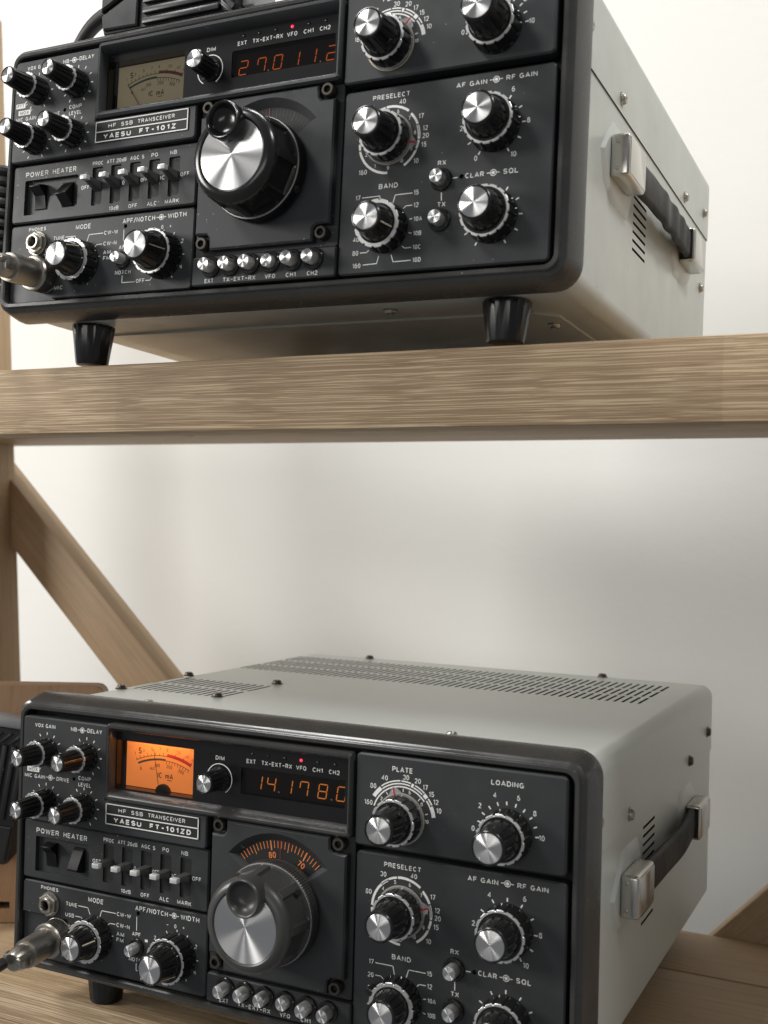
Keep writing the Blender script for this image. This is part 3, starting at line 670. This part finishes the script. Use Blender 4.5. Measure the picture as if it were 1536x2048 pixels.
    # digits
    bm = bmesh.new(); y = 5.6
    dg = [('1', 162.8), ('4', 170.9), ('1', 180.4), ('7', 189.8), ('8', 200.4), ('0', 210.8)] if lit else [('2', 160.0), ('7', 170.6), ('0', 180.2), ('1', 189.9), ('1', 199.4), ('2', 210.6)]
    for s, x in dg: seven(bm, s, x + (0 if s != '1' else .2), 125.3, 4.6, 6.9, y)
    for x in ((175.4, 205.4) if lit else (174.8, 204.6)): disc(bm, (x, 121.9), .45, y, 1, 10)
    link('digits', bm, [DIGIT_A if lit else DIGIT_R, mat('faint decimal point', (.16, .13, .12), .5, emit=(.5, .3, .25), estr=.25)], fp, smooth=0, recalc=False)

    # ---- switch plate
    ys = 1.0
    bm = bmesh.new()
    slots = [73.6, 86.1, 98.6, 111.1, 123.8]
    holes = [(rrect(22.9, 60.5, 60.6, 80.0, .8, 2), 2.6)]
    for x in slots: holes.append((rrect(x - 3.5, x + 3.5, 61.8, 82.4, .7, 2), 1.2))
    plate(bm, rrect(14.2, 138, 56.4, 88.6, 1.6, 3), ys, 6, .8, holes, 0, 0); sp = link('switch_plate', bm, [PAN, DEEP], R)
    bm = bmesh.new(); y = ys - .05
    span(bm, 'POWER', 23.2, 39.2, 83.2, y, 2.5); span(bm, 'HEATER', 42.4, 58.8, 83.2, y, 2.5)
    for s, xa, xb, z in (('PROC', 70, 77.2, 84.5), ('ATT', 79.6, 84.6, 84.6), ('20dB', 86, 92.5, 84.6), ('AGC', 95, 101, 84.7), ('S', 102.6, 104.1, 84.7), ('PO', 108.8, 112.9, 84.8), ('NB', 120.8, 125, 84.8),
                         ('10dB', 82.6, 89.0, 59.2), ('OFF', 95.5, 101.1, 59.2), ('ALC', 107.6, 113.8, 59.2), ('MARK', 119, 127.8, 59.3), ('OFF', 63, 68.6, 72.2), ('0', 90.6, 92, 72.2), ('OFF', 102.6, 107, 72.4), ('IC', 115.2, 118.2, 72.2), ('OFF', 127.9, 133.4, 72.7)): span(bm, s, xa, xb, z, y, 1.9)
    link('lettering', bm, WHITE, sp, smooth=0, recalc=False)
    bm = bmesh.new()
    for x in slots: face(bm, ring(bm, obround(x + .4, 72.1, 5.0, 18.6, 5), ys + 1.15))
    for a, b in ((28.4, 37.8), (47.4, 56.7)): face(bm, ring(bm, rrect(a, b, 63.6, 77.4, .3, 2), ys + 2.55))
    link('switch_wells', bm, DEEP, sp, smooth=0)
    for x in slots:
        k = bpy.data.objects.new('lever_switch', None); COL.objects.link(k); k.parent = R
        bm = bmesh.new(); rs = []
        for t in (0, .2, .6, 1):
            cy = ys + 1.6 - t * 10.2; cz = 72.0 + 1.6 * t; hw = 2.7 - .75 * t; hh = 2.6 - 1.5 * t; cx = x + .3
            rs.append([bm.verts.new((cx + a, cy, cz + b)) for a, b in rrect(-hw, hw, -hh, hh, .6, 2)])
        for p_, q_ in zip(rs, rs[1:]): bridge(bm, p_, q_)
        face(bm, rs[-1]); link('lever', bm, LEVER, k)
        bm = bmesh.new(); box(bm, x - 1.9, x + 2.5, ys - 11.4, ys - 8.3, 72.3, 74.9, .35); link('tip', bm, TIP, k)
    for i, (a, b) in enumerate(((29.4, 36.6), (48.4, 55.6))):
        ap = {(True, 0): (75.4, -2.6), (True, 1): (66.0, -2.8), (False, 0): (75.4, -2.6), (False, 1): (69.5, -3.0)}[(lit, i)]
        bm = bmesh.new(); pr = [(77.2, ys + 2.8), (77.2 if ap[0] > 70 else 75.5, ys + .9), (ap[0] + .5, ap[1]), (ap[0] - .5, ap[1]), (max(ap[0] - 4, 63.9), ys + 1.2), (63.9, ys + 2.0), (63.9, ys + 2.8)]
        A_ = [bm.verts.new((a, q, z)) for z, q in pr]; B_ = [bm.verts.new((b, q, z)) for z, q in pr]
        bridge(bm, A_, B_); face(bm, A_); face(bm, B_)
        bmesh.ops.bevel(bm, geom=bm.edges[:], offset=.25, segments=1, affect='EDGES'); link('rocker_switch', bm, ROCKER, R)
    # ---- lower left plate
    yl = 1.2
    bm = bmesh.new(); lp = [(136.6, 55), (15.9, 55), (14.6, 53.6), (14.6, 37.0), (46.4, 37.0), (46.4, 13.2), (136.6, 13.2), (138, 14.6), (138, 53.6)]
    plate(bm, lp, yl, 6, .6, [(circ(1.15, 12, (94.2, 48.9)), 2)]); lp1 = link('lower_plate', bm, [PAN, DEEP], R)
    bm = bmesh.new(); box(bm, 14.2, 46.8, 3.4, 8, 12.8, 37.4); link('socket_plate', bm, PAN, R)
    bm = bmesh.new(); y = yl - .05
    span(bm, 'PHONES', 27.5, 39.7, 52.3, y, 1.8); span(bm, 'MODE', 60.7, 70.9, 51.0, y, 2.3)
    for s, xa, xb, z in (('TUNE', 45.4, 53.1, 46.2), ('USB', 45.2, 51.2, 40.3), ('LSB', 45.4, 51, 33.9), ('CW-W', 80.2, 89.4, 46.4), ('CW-N', 80.1, 88.8, 40.6), ('AM', 80.2, 85.3, 35.9), ('FM', 80.4, 85, 32.8),
                         ('APF/NOTCH', 92.2, 113.2, 51.6), ('WIDTH', 121.3, 132.9, 51.8), ('APF', 90.6, 96.1, 37.8), ('NOTCH', 89, 99.2, 24.4), ('OFF', 103, 108.5, 19.2), ('MIC', 47.9, 53.9, 18.9)): span(bm, s, xa, xb, z, y, 2.3 if s in ('APF/NOTCH', 'WIDTH') else 1.9)
    text(bm, '2', 105.4, 38.2, y, 1.8); text(bm, '2', 131.3, 38.2, y, 1.8); text(bm, '4', 131.3, 24.8, y, 1.8); text(bm, '0', 118.1, 46.3, y, 1.8); text(bm, '+', 123.3, 46.4, y, 2.0); text(bm, '–', 113.2, 46.3, y, 2.0)
    dual(bm, (117.2, 51.6), y)
    for s in ([(53.9, 46.3), (60.5, 46.3), (62.1, 43)], [(52.2, 40.4), (55.9, 40.4), (57.2, 39.5)], [(79.4, 46.4), (70, 46.3), (68.9, 43)], [(79.2, 40.6), (75.7, 40.5), (74.2, 39.3)], [(78.2, 34.2), (76.6, 33.7)], [(51.8, 34.1), (53.6, 33.6)],
              [(93.3, 46.9), (93.4, 39.9)], [(93.8, 22.6), (93.8, 18.9), (102, 18.9)], [(109.2, 19.1), (112, 19.1), (113, 20.5)]): seg(bm, s, .38, y)
    ticks(bm, (119.3, 31.2), 12.6, 13.4, (-30, 0, 30, 62, 90, 118, 150), .5, y); face(bm, [bm.verts.new((a, y, b)) for a, b in rect(99, 100.8, 34.8, 36.2)])
    link('lettering', bm, WHITE, lp1, smooth=0, recalc=False)
    put_knob(KM, 65.7, 31.4, R, 10, yl, cream_line=62 if lit else 40, ear=None if lit else -60)
    put_knob(KLW, 119.2, 31.3, R, 30, yl, cream_line=100 if lit else 60)
    put_button(93.8, 31.1, yl, -6.0, R, .9)
    # headphone socket
    J = bpy.data.objects.new('headphone_socket', None); COL.objects.link(J); J.parent = R; J.location = Vector((34.4, yl, 44.2)) * MM
    bm = bmesh.new(); lathe(bm, [(6.6, 0), (6.6, -.9), (5.5, -1.0)], 24); lathe(bm, [(6.2, -.9), (6.2, -2.8), (5.6, -3.3), (4.2, -3.4)], 6, cap1=False); link('nut', bm, NICKEL, J, smooth=25)
    bm = bmesh.new(); lathe(bm, [(4.2, -2), (4.2, -4.6), (3.9, -5.0), (3.0, -5.0), (2.8, -4.6), (2.8, 3)], 24, cap0=False, cap1=False); face(bm, ring(bm, circ(2.8, 24), -1.0), 1); link('barrel', bm, [NICKEL, DEEP], J)
    # ---- VFO cover, dial and main tuning knob
    yv = -3.0; AX = (180.5, 66.5)
    bm = bmesh.new()
    lp = [(209.5, 106.2), (150.6, 106.2), (150.4, 100.8), (148.8, 98.9), (141.7, 98.7), (141.7, 38.9), (148.6, 38.7), (150.3, 37.0), (150.5, 30.8), (209.5, 30.8), (209.7, 37.0), (211.4, 38.7), (218.8, 38.9), (218.8, 98.7), (211.2, 98.9), (209.7, 100.6)]
    def sector(r0, r1, am, n=14, rc=3):
        return [pol(AX, r1, -am + 2 * am * i / n) for i in range(n + 1)] + [pol(AX, r0, am * .92 - 2 * am * .92 * i / n) for i in range(n + 1)]
    plate(bm, lp, yv, 8, .9, [(sector(21, 37.2, 50), 3.2, sector(22, 33.4, 45))], 0, 1); vc = link('dial_cover', bm, [PAN, DEEP], R)
    bm = bmesh.new(); y = .15
    for i in range(-13, 14):
        a = i * 3.75 + (1 if lit else 0); L_ = 5.2 if i % 5 == 3 % 5 and False else 3.6
        big = ((i + 3) % 10 == 0); midt = ((i + 3) % 5 == 0)
        if abs(a) < 44.5: ticks(bm, AX, 32.8 - (4.4 if big else 4.6 if midt else 3.4), 32.8, [a], .62 if big else .34, y)
    for s, i in (('80', -3), ('70', 7), ('90', -13)):
        if lit: a = i * 3.75 + 1; q = pol(AX, 25.9, a); text(bm, s, *q, y, 2.6, rot=a)
    link('dial_scale', bm, DIAL_ON if lit else DIAL_DIM, vc, smooth=0, recalc=False)
    bm = bmesh.new(); seg(bm, [(180.6, 88), (180.6, 99.6)], .22, -.2); link('hairline', bm, RED, vc, smooth=0, recalc=False)
    for x, z in ((145.8, 103.3), (214.3, 103.4), (145.9, 34.3), (214.2, 34.5)): place('socket_screw', SOCK, vc, (x, -2.6, z))
    bm = bmesh.new(); plate(bm, rrect(139.6, 221.4, 28.6, 107, 1, 2), 1.5, 6, .3); link('dial_backplate', bm, [PAN, DEEP], R)
    K = bpy.data.objects.new('tuning_knob', None); COL.objects.link(K); K.parent = R; K.location = Vector((AX[0], 0, AX[1])) * MM
    KB = KNOBG if lit else KNOB  # lower radio gets a greyer, less glossy copy of the knob plastic
    bm = bmesh.new(); lathe(bm, [(24.0, 0), (24.0, -4.2), (23.5, -4.6)], 64); lathe(bm, [(24.9, -4.4), (25.3, -4.9), (25.3, -10.6), (25.1, -10.9)], 480, cap0=False, cap1=False, fun=lambda t, r, y: -.45 if (t * 120) % 1 < .5 else 0); link('knurled_skirt', bm, KB, K, smooth=20)
    bm = bmesh.new(); lathe(bm, [(25.1, -10.9), (24.9, -11.3), (24.4, -11.4)], 480, cap0=False, cap1=False, fun=lambda t, r, y: -.4 if (t * 120) % 1 < .5 and r > 25 else 0); link('ring', bm, KNURL_GLINT, K, smooth=20)  # grey metal tone stands in for light caught on the serrated edge
    nf = 8; N = nf * 20
    def sc_(t, r, y):
        if y > -12.7 or y < -26.4: return 0
        u = ((t * nf) % 1 - .5) * 360 / nf
        flat = (r - 2.3) / cos(rad(u)) if abs(u) < 16 else r
        return min(0, flat - r)
    lathe_prof = [(24.4, -11.2), (24.5, -12.5)] + [(24.5 - .14 * k, -12.8 - k * 1.5) for k in range(10)] + [(22.95, -26.6), (22.9, -28.0), (22.0, -29.6), (20.9, -30.6), (19.4, -31.4), (18.0, -31.5), (17.3, -31.0), (17.2, -30.3)]
    bm = bmesh.new(); lathe(bm, lathe_prof, N, fun=sc_); link('grip', bm, KB, K, smooth=28)
    bm = bmesh.new(); lathe(bm, [(17.1, .5), (17.1, 0), (.05, 0)], 72); link('cap', bm, SPUN, K, (0, -31.0, 0))
    dx, dz = pol((0, 0), 15.0, 6 if lit else -10)
    bm = bmesh.new(); lathe(bm, [(9.2, -27), (9.3, -35.0), (9.1, -36.1), (8.6, -36.6), (8.1, -36.5), (7.7, -35.9), (7.2, -34.6), (6.4, -33.2), (5.0, -32.0), (3.0, -31.4), (.1, -31.2)], 40, (dx, dz)); link('finger_dimple', bm, KB, K, smooth=50)
    bm = bmesh.new(); lathe(bm, [(1.7, 24.2), (1.7, 23.2), (1.2, 22.8)], 16)
    for v in bm.verts:
        r_ = v.co.y; t = Vector((v.co.x, v.co.z)); a = rad(52 if lit else 118); c = Vector((sin(a), 0, cos(a))); s_ = Vector((cos(a), 0, -sin(a))); v.co = c * (r_ + .3) + s_ * t.x + Vector((0, (-15.5 if lit else -8) + t.y, 0)) + (Vector((0, 0, 0)) if lit else c * 1.4)
    link('set_screw', bm, DEEP, K)
    # ---- push button strip
    yp = -1.5
    bm = bmesh.new(); plate(bm, rrect(140, 222.4, 13.4, 28.0, 1.3, 3), yp, 6, .7); pp = link('button_plate', bm, [PAN, DEEP], R)
    bm = bmesh.new(); y = yp - .05
    for s, xa, xb in (('EXT', 148.2, 153.5), ('TX–EXT–RX', 159.1, 178.1), ('VFO', 183.6, 189.4), ('CH1', 195.4, 200.9), ('CH2', 207.1, 212.9)): span(bm, s, xa, xb, 15.6, y, 1.9)
    link('lettering', bm, WHITE, pp, smooth=0, recalc=False)
    for x, t in ((151.8, -8.9), (163.3, -8.4), (174.9, -8.3), (186.6, -6.2), (198.9, -8.8), (210.5, -8.5)): put_button(x, 22.4, yp, t, R)
    # ---- upper right plate: PLATE and LOADING
    yr = -2.0
    bm = bmesh.new(); plate(bm, rrect(222.4, 326.4, 104.6, 148.3, 2.2, 4), yr, 7, .8); ur = link('control_plate', bm, [PAN, DEEP], R)
    bm = bmesh.new(); y = yr - .05; c = (246.6, 119.8)
    span(bm, 'PLATE', 241.4, 251.9, 142.6, y, 2.2); span(bm, 'LOADING', 290.8, 306.3, 142.3, y, 2.1)
    for s, x, z in (('160', 229.4, 125.5), ('80', 231.7, 133.5), ('40', 237.6, 137.9), ('30', 248.6, 139.3), ('20', 254.6, 138.3), ('17', 258.5, 135.8), ('15', 261.7, 133.0), ('12', 264.0, 129.7), ('10', 265.6, 125.9)): text(bm, s, x, z, y, 2.0)
    for s, x, z in (('2', 236.1, 128), ('4', 242.2, 132.5), ('6', 250.6, 132.5), ('8', 256.9, 127.8), ('10', 259.6, 120.1)): text(bm, s, x, z, y, 1.5)
    ticks(bm, c, 12.6, 14, (-35, 3, 42, 74), .35, y)
    arc(bm, c, 14.9, .62, -73, 51, y); arc(bm, c, 16.3, .6, -38, 15, y); arc(bm, c, 17.6, .6, -37, -3, y); arc(bm, c, 17.6, .6, -1, 15, y)
    arc(bm, c, 16.9, 1.9, -58.5, -39.5, y); arc(bm, c, 16.9, 1.9, 16.5, 20.5, y); arc(bm, c, 16.3, .6, 21.5, 40, y); arc(bm, c, 17.6, .6, 22.5, 41, y); arc(bm, c, 16.9, 1.9, 42, 49, y); arc(bm, c, 17.4, .65, 51, 62, y); arc(bm, c, 16.1, .62, 52, 64, y); arc(bm, c, 16.7, 1.9, 64, 81, y)
    c = (298.9, 119.5)
    for s, x, z in (('0', 282.6, 120.3), ('2', 285.6, 131), ('4', 292.7, 136.6), ('6', 303.9, 136.6), ('8', 311.6, 130.7), ('10', 315.1, 120.3)): text(bm, s, x, z, y, 2.05)
    ticks(bm, c, 13.4, 14.7, [-2 + 17.7 * k for k in range(-5, 6)], .6, y)
    link('lettering', bm, WHITE, ur, smooth=0, recalc=False)
    put_knob(KP, 246.6, 119.8, R, 0, yr, setscrew=48 if lit else 130, pointer=-14 if lit else 44)
    put_knob(KLL, 298.9, 119.5, R, 8, yr, setscrew=84 if lit else 190)
    # ---- lower right plate
    y0 = 0.0
    bm = bmesh.new(); plate(bm, rrect(222.6, 326.8, 13.6, 101.4, 2.2, 4), y0, 6, .8, [(circ(1.15, 12, (284.2, 54.8)), 2)]); lr = link('control_plate', bm, [PAN, DEEP], R)
    bm = bmesh.new(); y = y0 - .05; c = (247, 76.1)
    span(bm, 'PRESELECT', 237.5, 256.6, 96.8, y, 2.0); span(bm, 'AF GAIN', 279.8, 294.6, 96.9, y, 2.0); span(bm, 'RF GAIN', 303.7, 318.1, 97.2, y, 2.0); dual(bm, (299, 97.2), y)
    for s, x, z in (('80', 229.7, 82.8), ('30', 237.2, 92.1), ('40', 253, 93.4), ('17', 262.8, 85.3), ('12', 265.2, 79.5), ('20', 265.5, 75.9), ('15', 264.8, 71.8), ('10', 261.2, 64.6), ('160', 233.9, 62.0)): text(bm, s, x, z, y, 2.0)
    for s, x, z in (('4', 237.3, 85.3), ('5', 243.4, 89.2), ('6', 251, 89), ('7', 256.9, 85.1), ('8', 260, 77.9), ('9', 258.5, 70.5), ('10', 253.7, 65.4), ('0', 247, 62.8), ('1', 240.1, 64.4), ('2', 235.3, 70.2)): text(bm, s, x, z, y, 1.5)
    arc(bm, c, 15.3, 1.15, -88, -44, y); arc(bm, c, 15.8, .5, -43, -28, y); arc(bm, c, 14.9, .4, -43, -29, y); arc(bm, c, 15.6, 1.0, -27, -10, y); arc(bm, c, 15.6, 1.15, -8, 37, y); arc(bm, c, 15.3, 1.15, 44, 68, y); arc(bm, c, 15.6, .4, 70, 92, y); arc(bm, c, 14.8, .4, 70, 92, y); arc(bm, c, 15.2, 1.15, 92, 95, y)
    arc(bm, c, 15.2, 1.1, 97, 112, y); arc(bm, c, 15.5, .4, 113, 118, y); arc(bm, c, 15.3, 1.15, 116, 148, y); arc(bm, c, 15.6, 1.15, 181, 255, y); arc(bm, c, 15.4, 1.1, 257, 268, y)
    for s, x, z in (('2', 283.1, 76.9), ('4', 290.5, 91), ('6', 307.2, 91.7), ('8', 314.9, 76.8), ('10', 308.5, 62.4), ('0', 290.7, 62.4)): text(bm, s, x, z, y, 2.05)
    for c in ((299.1, 76.4), (299.4, 35.3)): ticks(bm, c, 13.0, 14.3, range(-150, 151, 30), .6, y)
    text(bm, 'RX', 274.3, 62.2, y, 1.9, 4.0); text(bm, 'TX', 274.9, 43.0, y, 1.9, 4.0); seg(bm, [(274.7, 48.3), (274.8, 44.8)], .4, y); seg(bm, [(280.1, 54.5), (282.2, 54.6)], .45, y)
    span(bm, 'CLAR', 286, 295, 54.9, y, 2.1); dual(bm, (299.4, 55), y); span(bm, 'SQL', 304.1, 311.1, 55, y, 2.1)
    span(bm, 'BAND', 242.7, 252.5, 54.3, y, 2.1)
    for s, x, z in (('17', 232, 50), ('20', 231.9, 43.8), ('30', 231.9, 37.5), ('40', 232, 30.2), ('80', 232, 23.7), ('160', 232.9, 17.7), ('15', 262.1, 49.8), ('12', 262.3, 44), ('10A', 263.5, 37.5), ('10B', 263.5, 30.8), ('10C', 263.6, 24.4), ('10D', 263.8, 18.5)): text(bm, s, x, z, y, 1.95)
    for s in ([(234.3, 49.8), (243.4, 49.9), (244.2, 46.2)], [(234.5, 44), (237.3, 44), (238.6, 42.9)], [(234.5, 37.6), (235.6, 37.3)], [(260.1, 49.7), (251.5, 49.6), (250.4, 46)], [(260.2, 44), (257.2, 44), (256, 43)], [(260.5, 37.8), (259.4, 37.6)], [(260.5, 31), (259.3, 31.3)], [(260.6, 24.4), (257.4, 24.3), (256.2, 25.3)], [(260.7, 18.4), (251.9, 18.3), (250.7, 21.6)], [(234.5, 23.7), (237.9, 23.7), (238.9, 24.6)], [(236.3, 17.9), (243.4, 18.1), (244.3, 21.5)], [(234.6, 30.4), (236, 30.7)]): seg(bm, s, .38, y)
    link('lettering', bm, WHITE, lr, smooth=0, recalc=False)
    put_knob(KP, 247, 76.1, R, 0, y0, pointer=74 if lit else 104)
    put_knob(KL, 299.1, 76.4, R, 10, y0)
    put_knob(KM, 246.7, 34.4, R, 5, y0, cream_line=None if lit else 104, ear=-72)
    put_knob(KL, 299.4, 35.3, R, -14, y0)
    put_button(274.3, 54.4, y0, -6.6, R); put_button(274.5, 35.7, y0, -6.8, R)
    return R
KD = knob_meshes('dim', 5.9, 1.4, 5.6, 4.9, 14.5, 4.3, 14, 14)
KLW = knob_meshes('width', 12.0, 9.6, 9.2, 7.4, 23.0, 6.6, 16, 14)

low = radio('transceiver', 'lower black transceiver with amber lit meter and vented grey top, on the lower shelf', True)
upr = radio('transceiver', 'upper black transceiver with cream meter and red digits, standing on the upper shelf', False)
upr.matrix_world = MU

# ------------------------------------------------------------------ microphones and their plugs
def mic_parts(root, M):
    """hand microphone: long axis x (0..92), height z (0..48), depth y (0..30), cable end at x=0; M maps to the parent frame (mm)"""
    def fin(name, bm, m, smooth=35):
        bmesh.ops.transform(bm, matrix=M, verts=bm.verts); return link(name, bm, m, root, smooth=smooth)
    bm = bmesh.new()
    lp = rrect(0, 89, 0, 48, 5, 4); li = rrect(1.6, 87.4, 1.6, 46.4, 4, 4)
    loft(bm, [(li, 30), (lp, 27.5), (lp, 3), (li, .6)]); body = fin('body', bm, MICB)
    bm = bmesh.new(); pl = [(1.8, 13), (26, 24.5), (26, 46), (5, 46), (1.8, 42)]
    loft(bm, [(pl, .8), (pl, -1.4), (offset_poly(pl, 1.0), -2.4)]); fin('label_plate', bm, MICB)
    bm = bmesh.new(); pl = [(3, 3), (26, 2.4), (26, 22.5), (1.8, 11)]
    loft(bm, [(pl, .8), (pl, -.8), (offset_poly(pl, .8), -1.5)]); fin('cheek', bm, MICB)
    bm = bmesh.new()
    for i in range(8): box(bm, 30, 79, -2.2, 1, 2.0 + i * 5.7, 5.2 + i * 5.7, .7)
    fin('grille', bm, MICB)
    bm = bmesh.new()
    for i in range(7): 
        vs = box(bm, 80, 87, -1.6, 1, 1 + i * 6.6, 3.6 + i * 6.6, .4)
        for v in vs: v.co.z += (87 - v.co.x) * .9 - 3
    fin('end_ribs', bm, MICB)
    bm = bmesh.new(); box(bm, 89.2, 96, 4, 26, 4, 44, 1.2); fin('talk_switch', bm, mat('grey switch plastic', (.30, .30, .31), .4))
    bm = bmesh.new(); box(bm, 20.5, 25.2, -2.7, -2.3, 31, 36.5, .1); lab = fin('badge', bm, WHITE)
    return body
MICB = painted('scuffed black mic plastic', (.011, .012, .014), .44, 1.6, 1500, .1)
def plug(root, M):
    def fin(name, bm, m, smooth=30):
        bmesh.ops.transform(bm, matrix=M, verts=bm.verts); return link(name, bm, m, root, smooth=smooth)
    bm = bmesh.new(); lathe(bm, [(11.2, 3.5), (11.2, 1.6), (10.2, 1.2)], 40); fin('socket_flange', bm, KNOB)
    bm = bmesh.new(); lathe(bm, [(9.3, 1.5), (9.4, -.4), (9.0, -.7)], 40); lathe(bm, [(9.3, -.6), (9.3, -8.2)], 240, cap0=False, cap1=False, fun=lambda t, r, y: -.4 if (t * 60) % 1 < .5 else 0); lathe(bm, [(9.5, -8.0), (9.6, -9.2), (9.0, -10.2), (7.8, -10.4)], 48, cap0=False); fin('knurled_ring', bm, NICKEL)
    bm = bmesh.new(); lathe(bm, [(7.7, -10), (7.7, -26.0), (7.4, -27.2), (6.2, -27.4)], 40); fin('plug_body', bm, NICKEL)
    bm = bmesh.new(); lathe(bm, [(6.2, -27), (6.3, -31.5), (5.9, -33), (5.2, -36.5), (4.4, -37.5)], 32)
    for s in (-1, 1): box(bm, s * 5.4 - 1.7, s * 5.4 + 1.7, -36, -31, -3.2, 3.2, .8)
    fin('cord_clamp', bm, NICKEL)
    bm = bmesh.new()
    for s in (-1, 1): lathe(bm, [(1.7, -32), (1.7, -38.6), (1.2, -39.4)], 14, (s * 5.4, 2.0 * s))
    fin('clamp_screw', bm, STEEL)

# microphone lying on top of the upper radio
zt_u = 157.9
mu = thing('hand_microphone', 'scuffed black hand microphone lying on top of the upper transceiver, cord plugged in', 'microphone')
mu.matrix_world = MU
mic_parts(mu, Matrix.Translation((62.5, 9, zt_u)))
bm = bmesh.new(); tube(bm, bez((64, 23, zt_u + 22), (44, 23, zt_u + 21), (30, 24, zt_u + 6), (24, 26, zt_u - 18), 14), [4.6, 4.6, 4.5, 4.4, 4.3, 4.2, 4.0, 3.8, 3.6, 3.5, 3.4, 3.3, 3.3, 3.3, 3.3], 14)
tube(bm, bez((24, 26, zt_u - 18), (12, 30, 125), (-18, 40, 125), (-22, 40, 104), 12), 3.2, 12)
def coil(c, R_, z0, z1, turns, n=16): return [(c[0] + R_ * cos(2 * math.pi * i / n), c[1] + R_ * sin(2 * math.pi * i / n), z0 + (z1 - z0) * i / (turns * n)) for i in range(turns * n + 1)]
tube(bm, coil((-22, 34), 9.5, 104, 34, 11), 2.7, 8)
tube(bm, bez((-12.5, 34, 34), (-12, 20, 20), (-30, -40, -6), (20, -75, 10), 14) + bez((20, -75, 10), (34, -72, 20), (39.6, -55, 24.6), (39.6, -40, 25.6), 10)[1:], 2.9, 10)
link('cord', bm, RUBBER, mu)
plug(mu, Matrix.Translation((40, 2, 26)) @ Matrix.Rotation(rad(3), 4, 'X'))

# wooden panel and the microphone hung on it, left of the lower radio
pr = thing('wooden_board', 'brown wood board with rounded top corner standing left of the lower transceiver', 'board', (-39.5, 130, ZL))
yaw = math.atan2(.555, 1)
pr.rotation_euler = (0, 0, yaw)
bm = bmesh.new()
def rc(x0, x1, z0, z1, r): 
    return [(x1, z0)] + [(x1 - r + r * cos(rad(a)), z1 - r + r * sin(rad(a))) for a in (0, 22, 45, 67, 90)] + [(x0, z1), (x0, z0)]
lp = rc(-300, 1.5, 0, 161.6, 7)
hole = rect(-66, -58, 10, 14.6)
b2 = bmesh.new(); plate(b2, lp, 0, 16, .8, [(hole, 8)])
o = link('board', b2, [WOODC, MNUT], pr)  # second material: dark brown floor of the slot
# grain runs upright on this board
for mslot in o.data.materials: pass
ml = thing('hand_microphone', 'black ribbed hand microphone hanging on the brown wood board beside the lower transceiver', 'microphone')
cy_, sy_ = cos(yaw), sin(yaw)
base = Vector((-94, 99.5, 0))
Mloc = Matrix.Translation((-122, 60.5, 33)) @ Matrix.Rotation(yaw, 4, 'Z') @ Matrix.Rotation(rad(8), 4, 'Y') @ Matrix.Rotation(rad(-90), 4, 'Y') @ Matrix.Translation((0, 0, -52))
mic_parts(ml, Mloc)
bm = bmesh.new(); tube(bm, bez((-97, 84, 36), (-104, 70, 6), (-98, 20, -8), (-62, -40, -6), 14) + bez((-62, -40, -6), (-40, -70, -4), (10, -86, 4), (30, -66, 16), 10)[1:] + bez((30, -66, 16), (36, -58, 21), (39, -48, 24), (39.3, -38, 25.6), 8)[1:], 3.0, 10)
link('cord', bm, RUBBER, ml)
plug(ml, Matrix.Translation((40, 2, 28)) @ Matrix.Rotation(rad(4), 4, 'X') @ Matrix.Rotation(rad(3), 4, 'Z'))
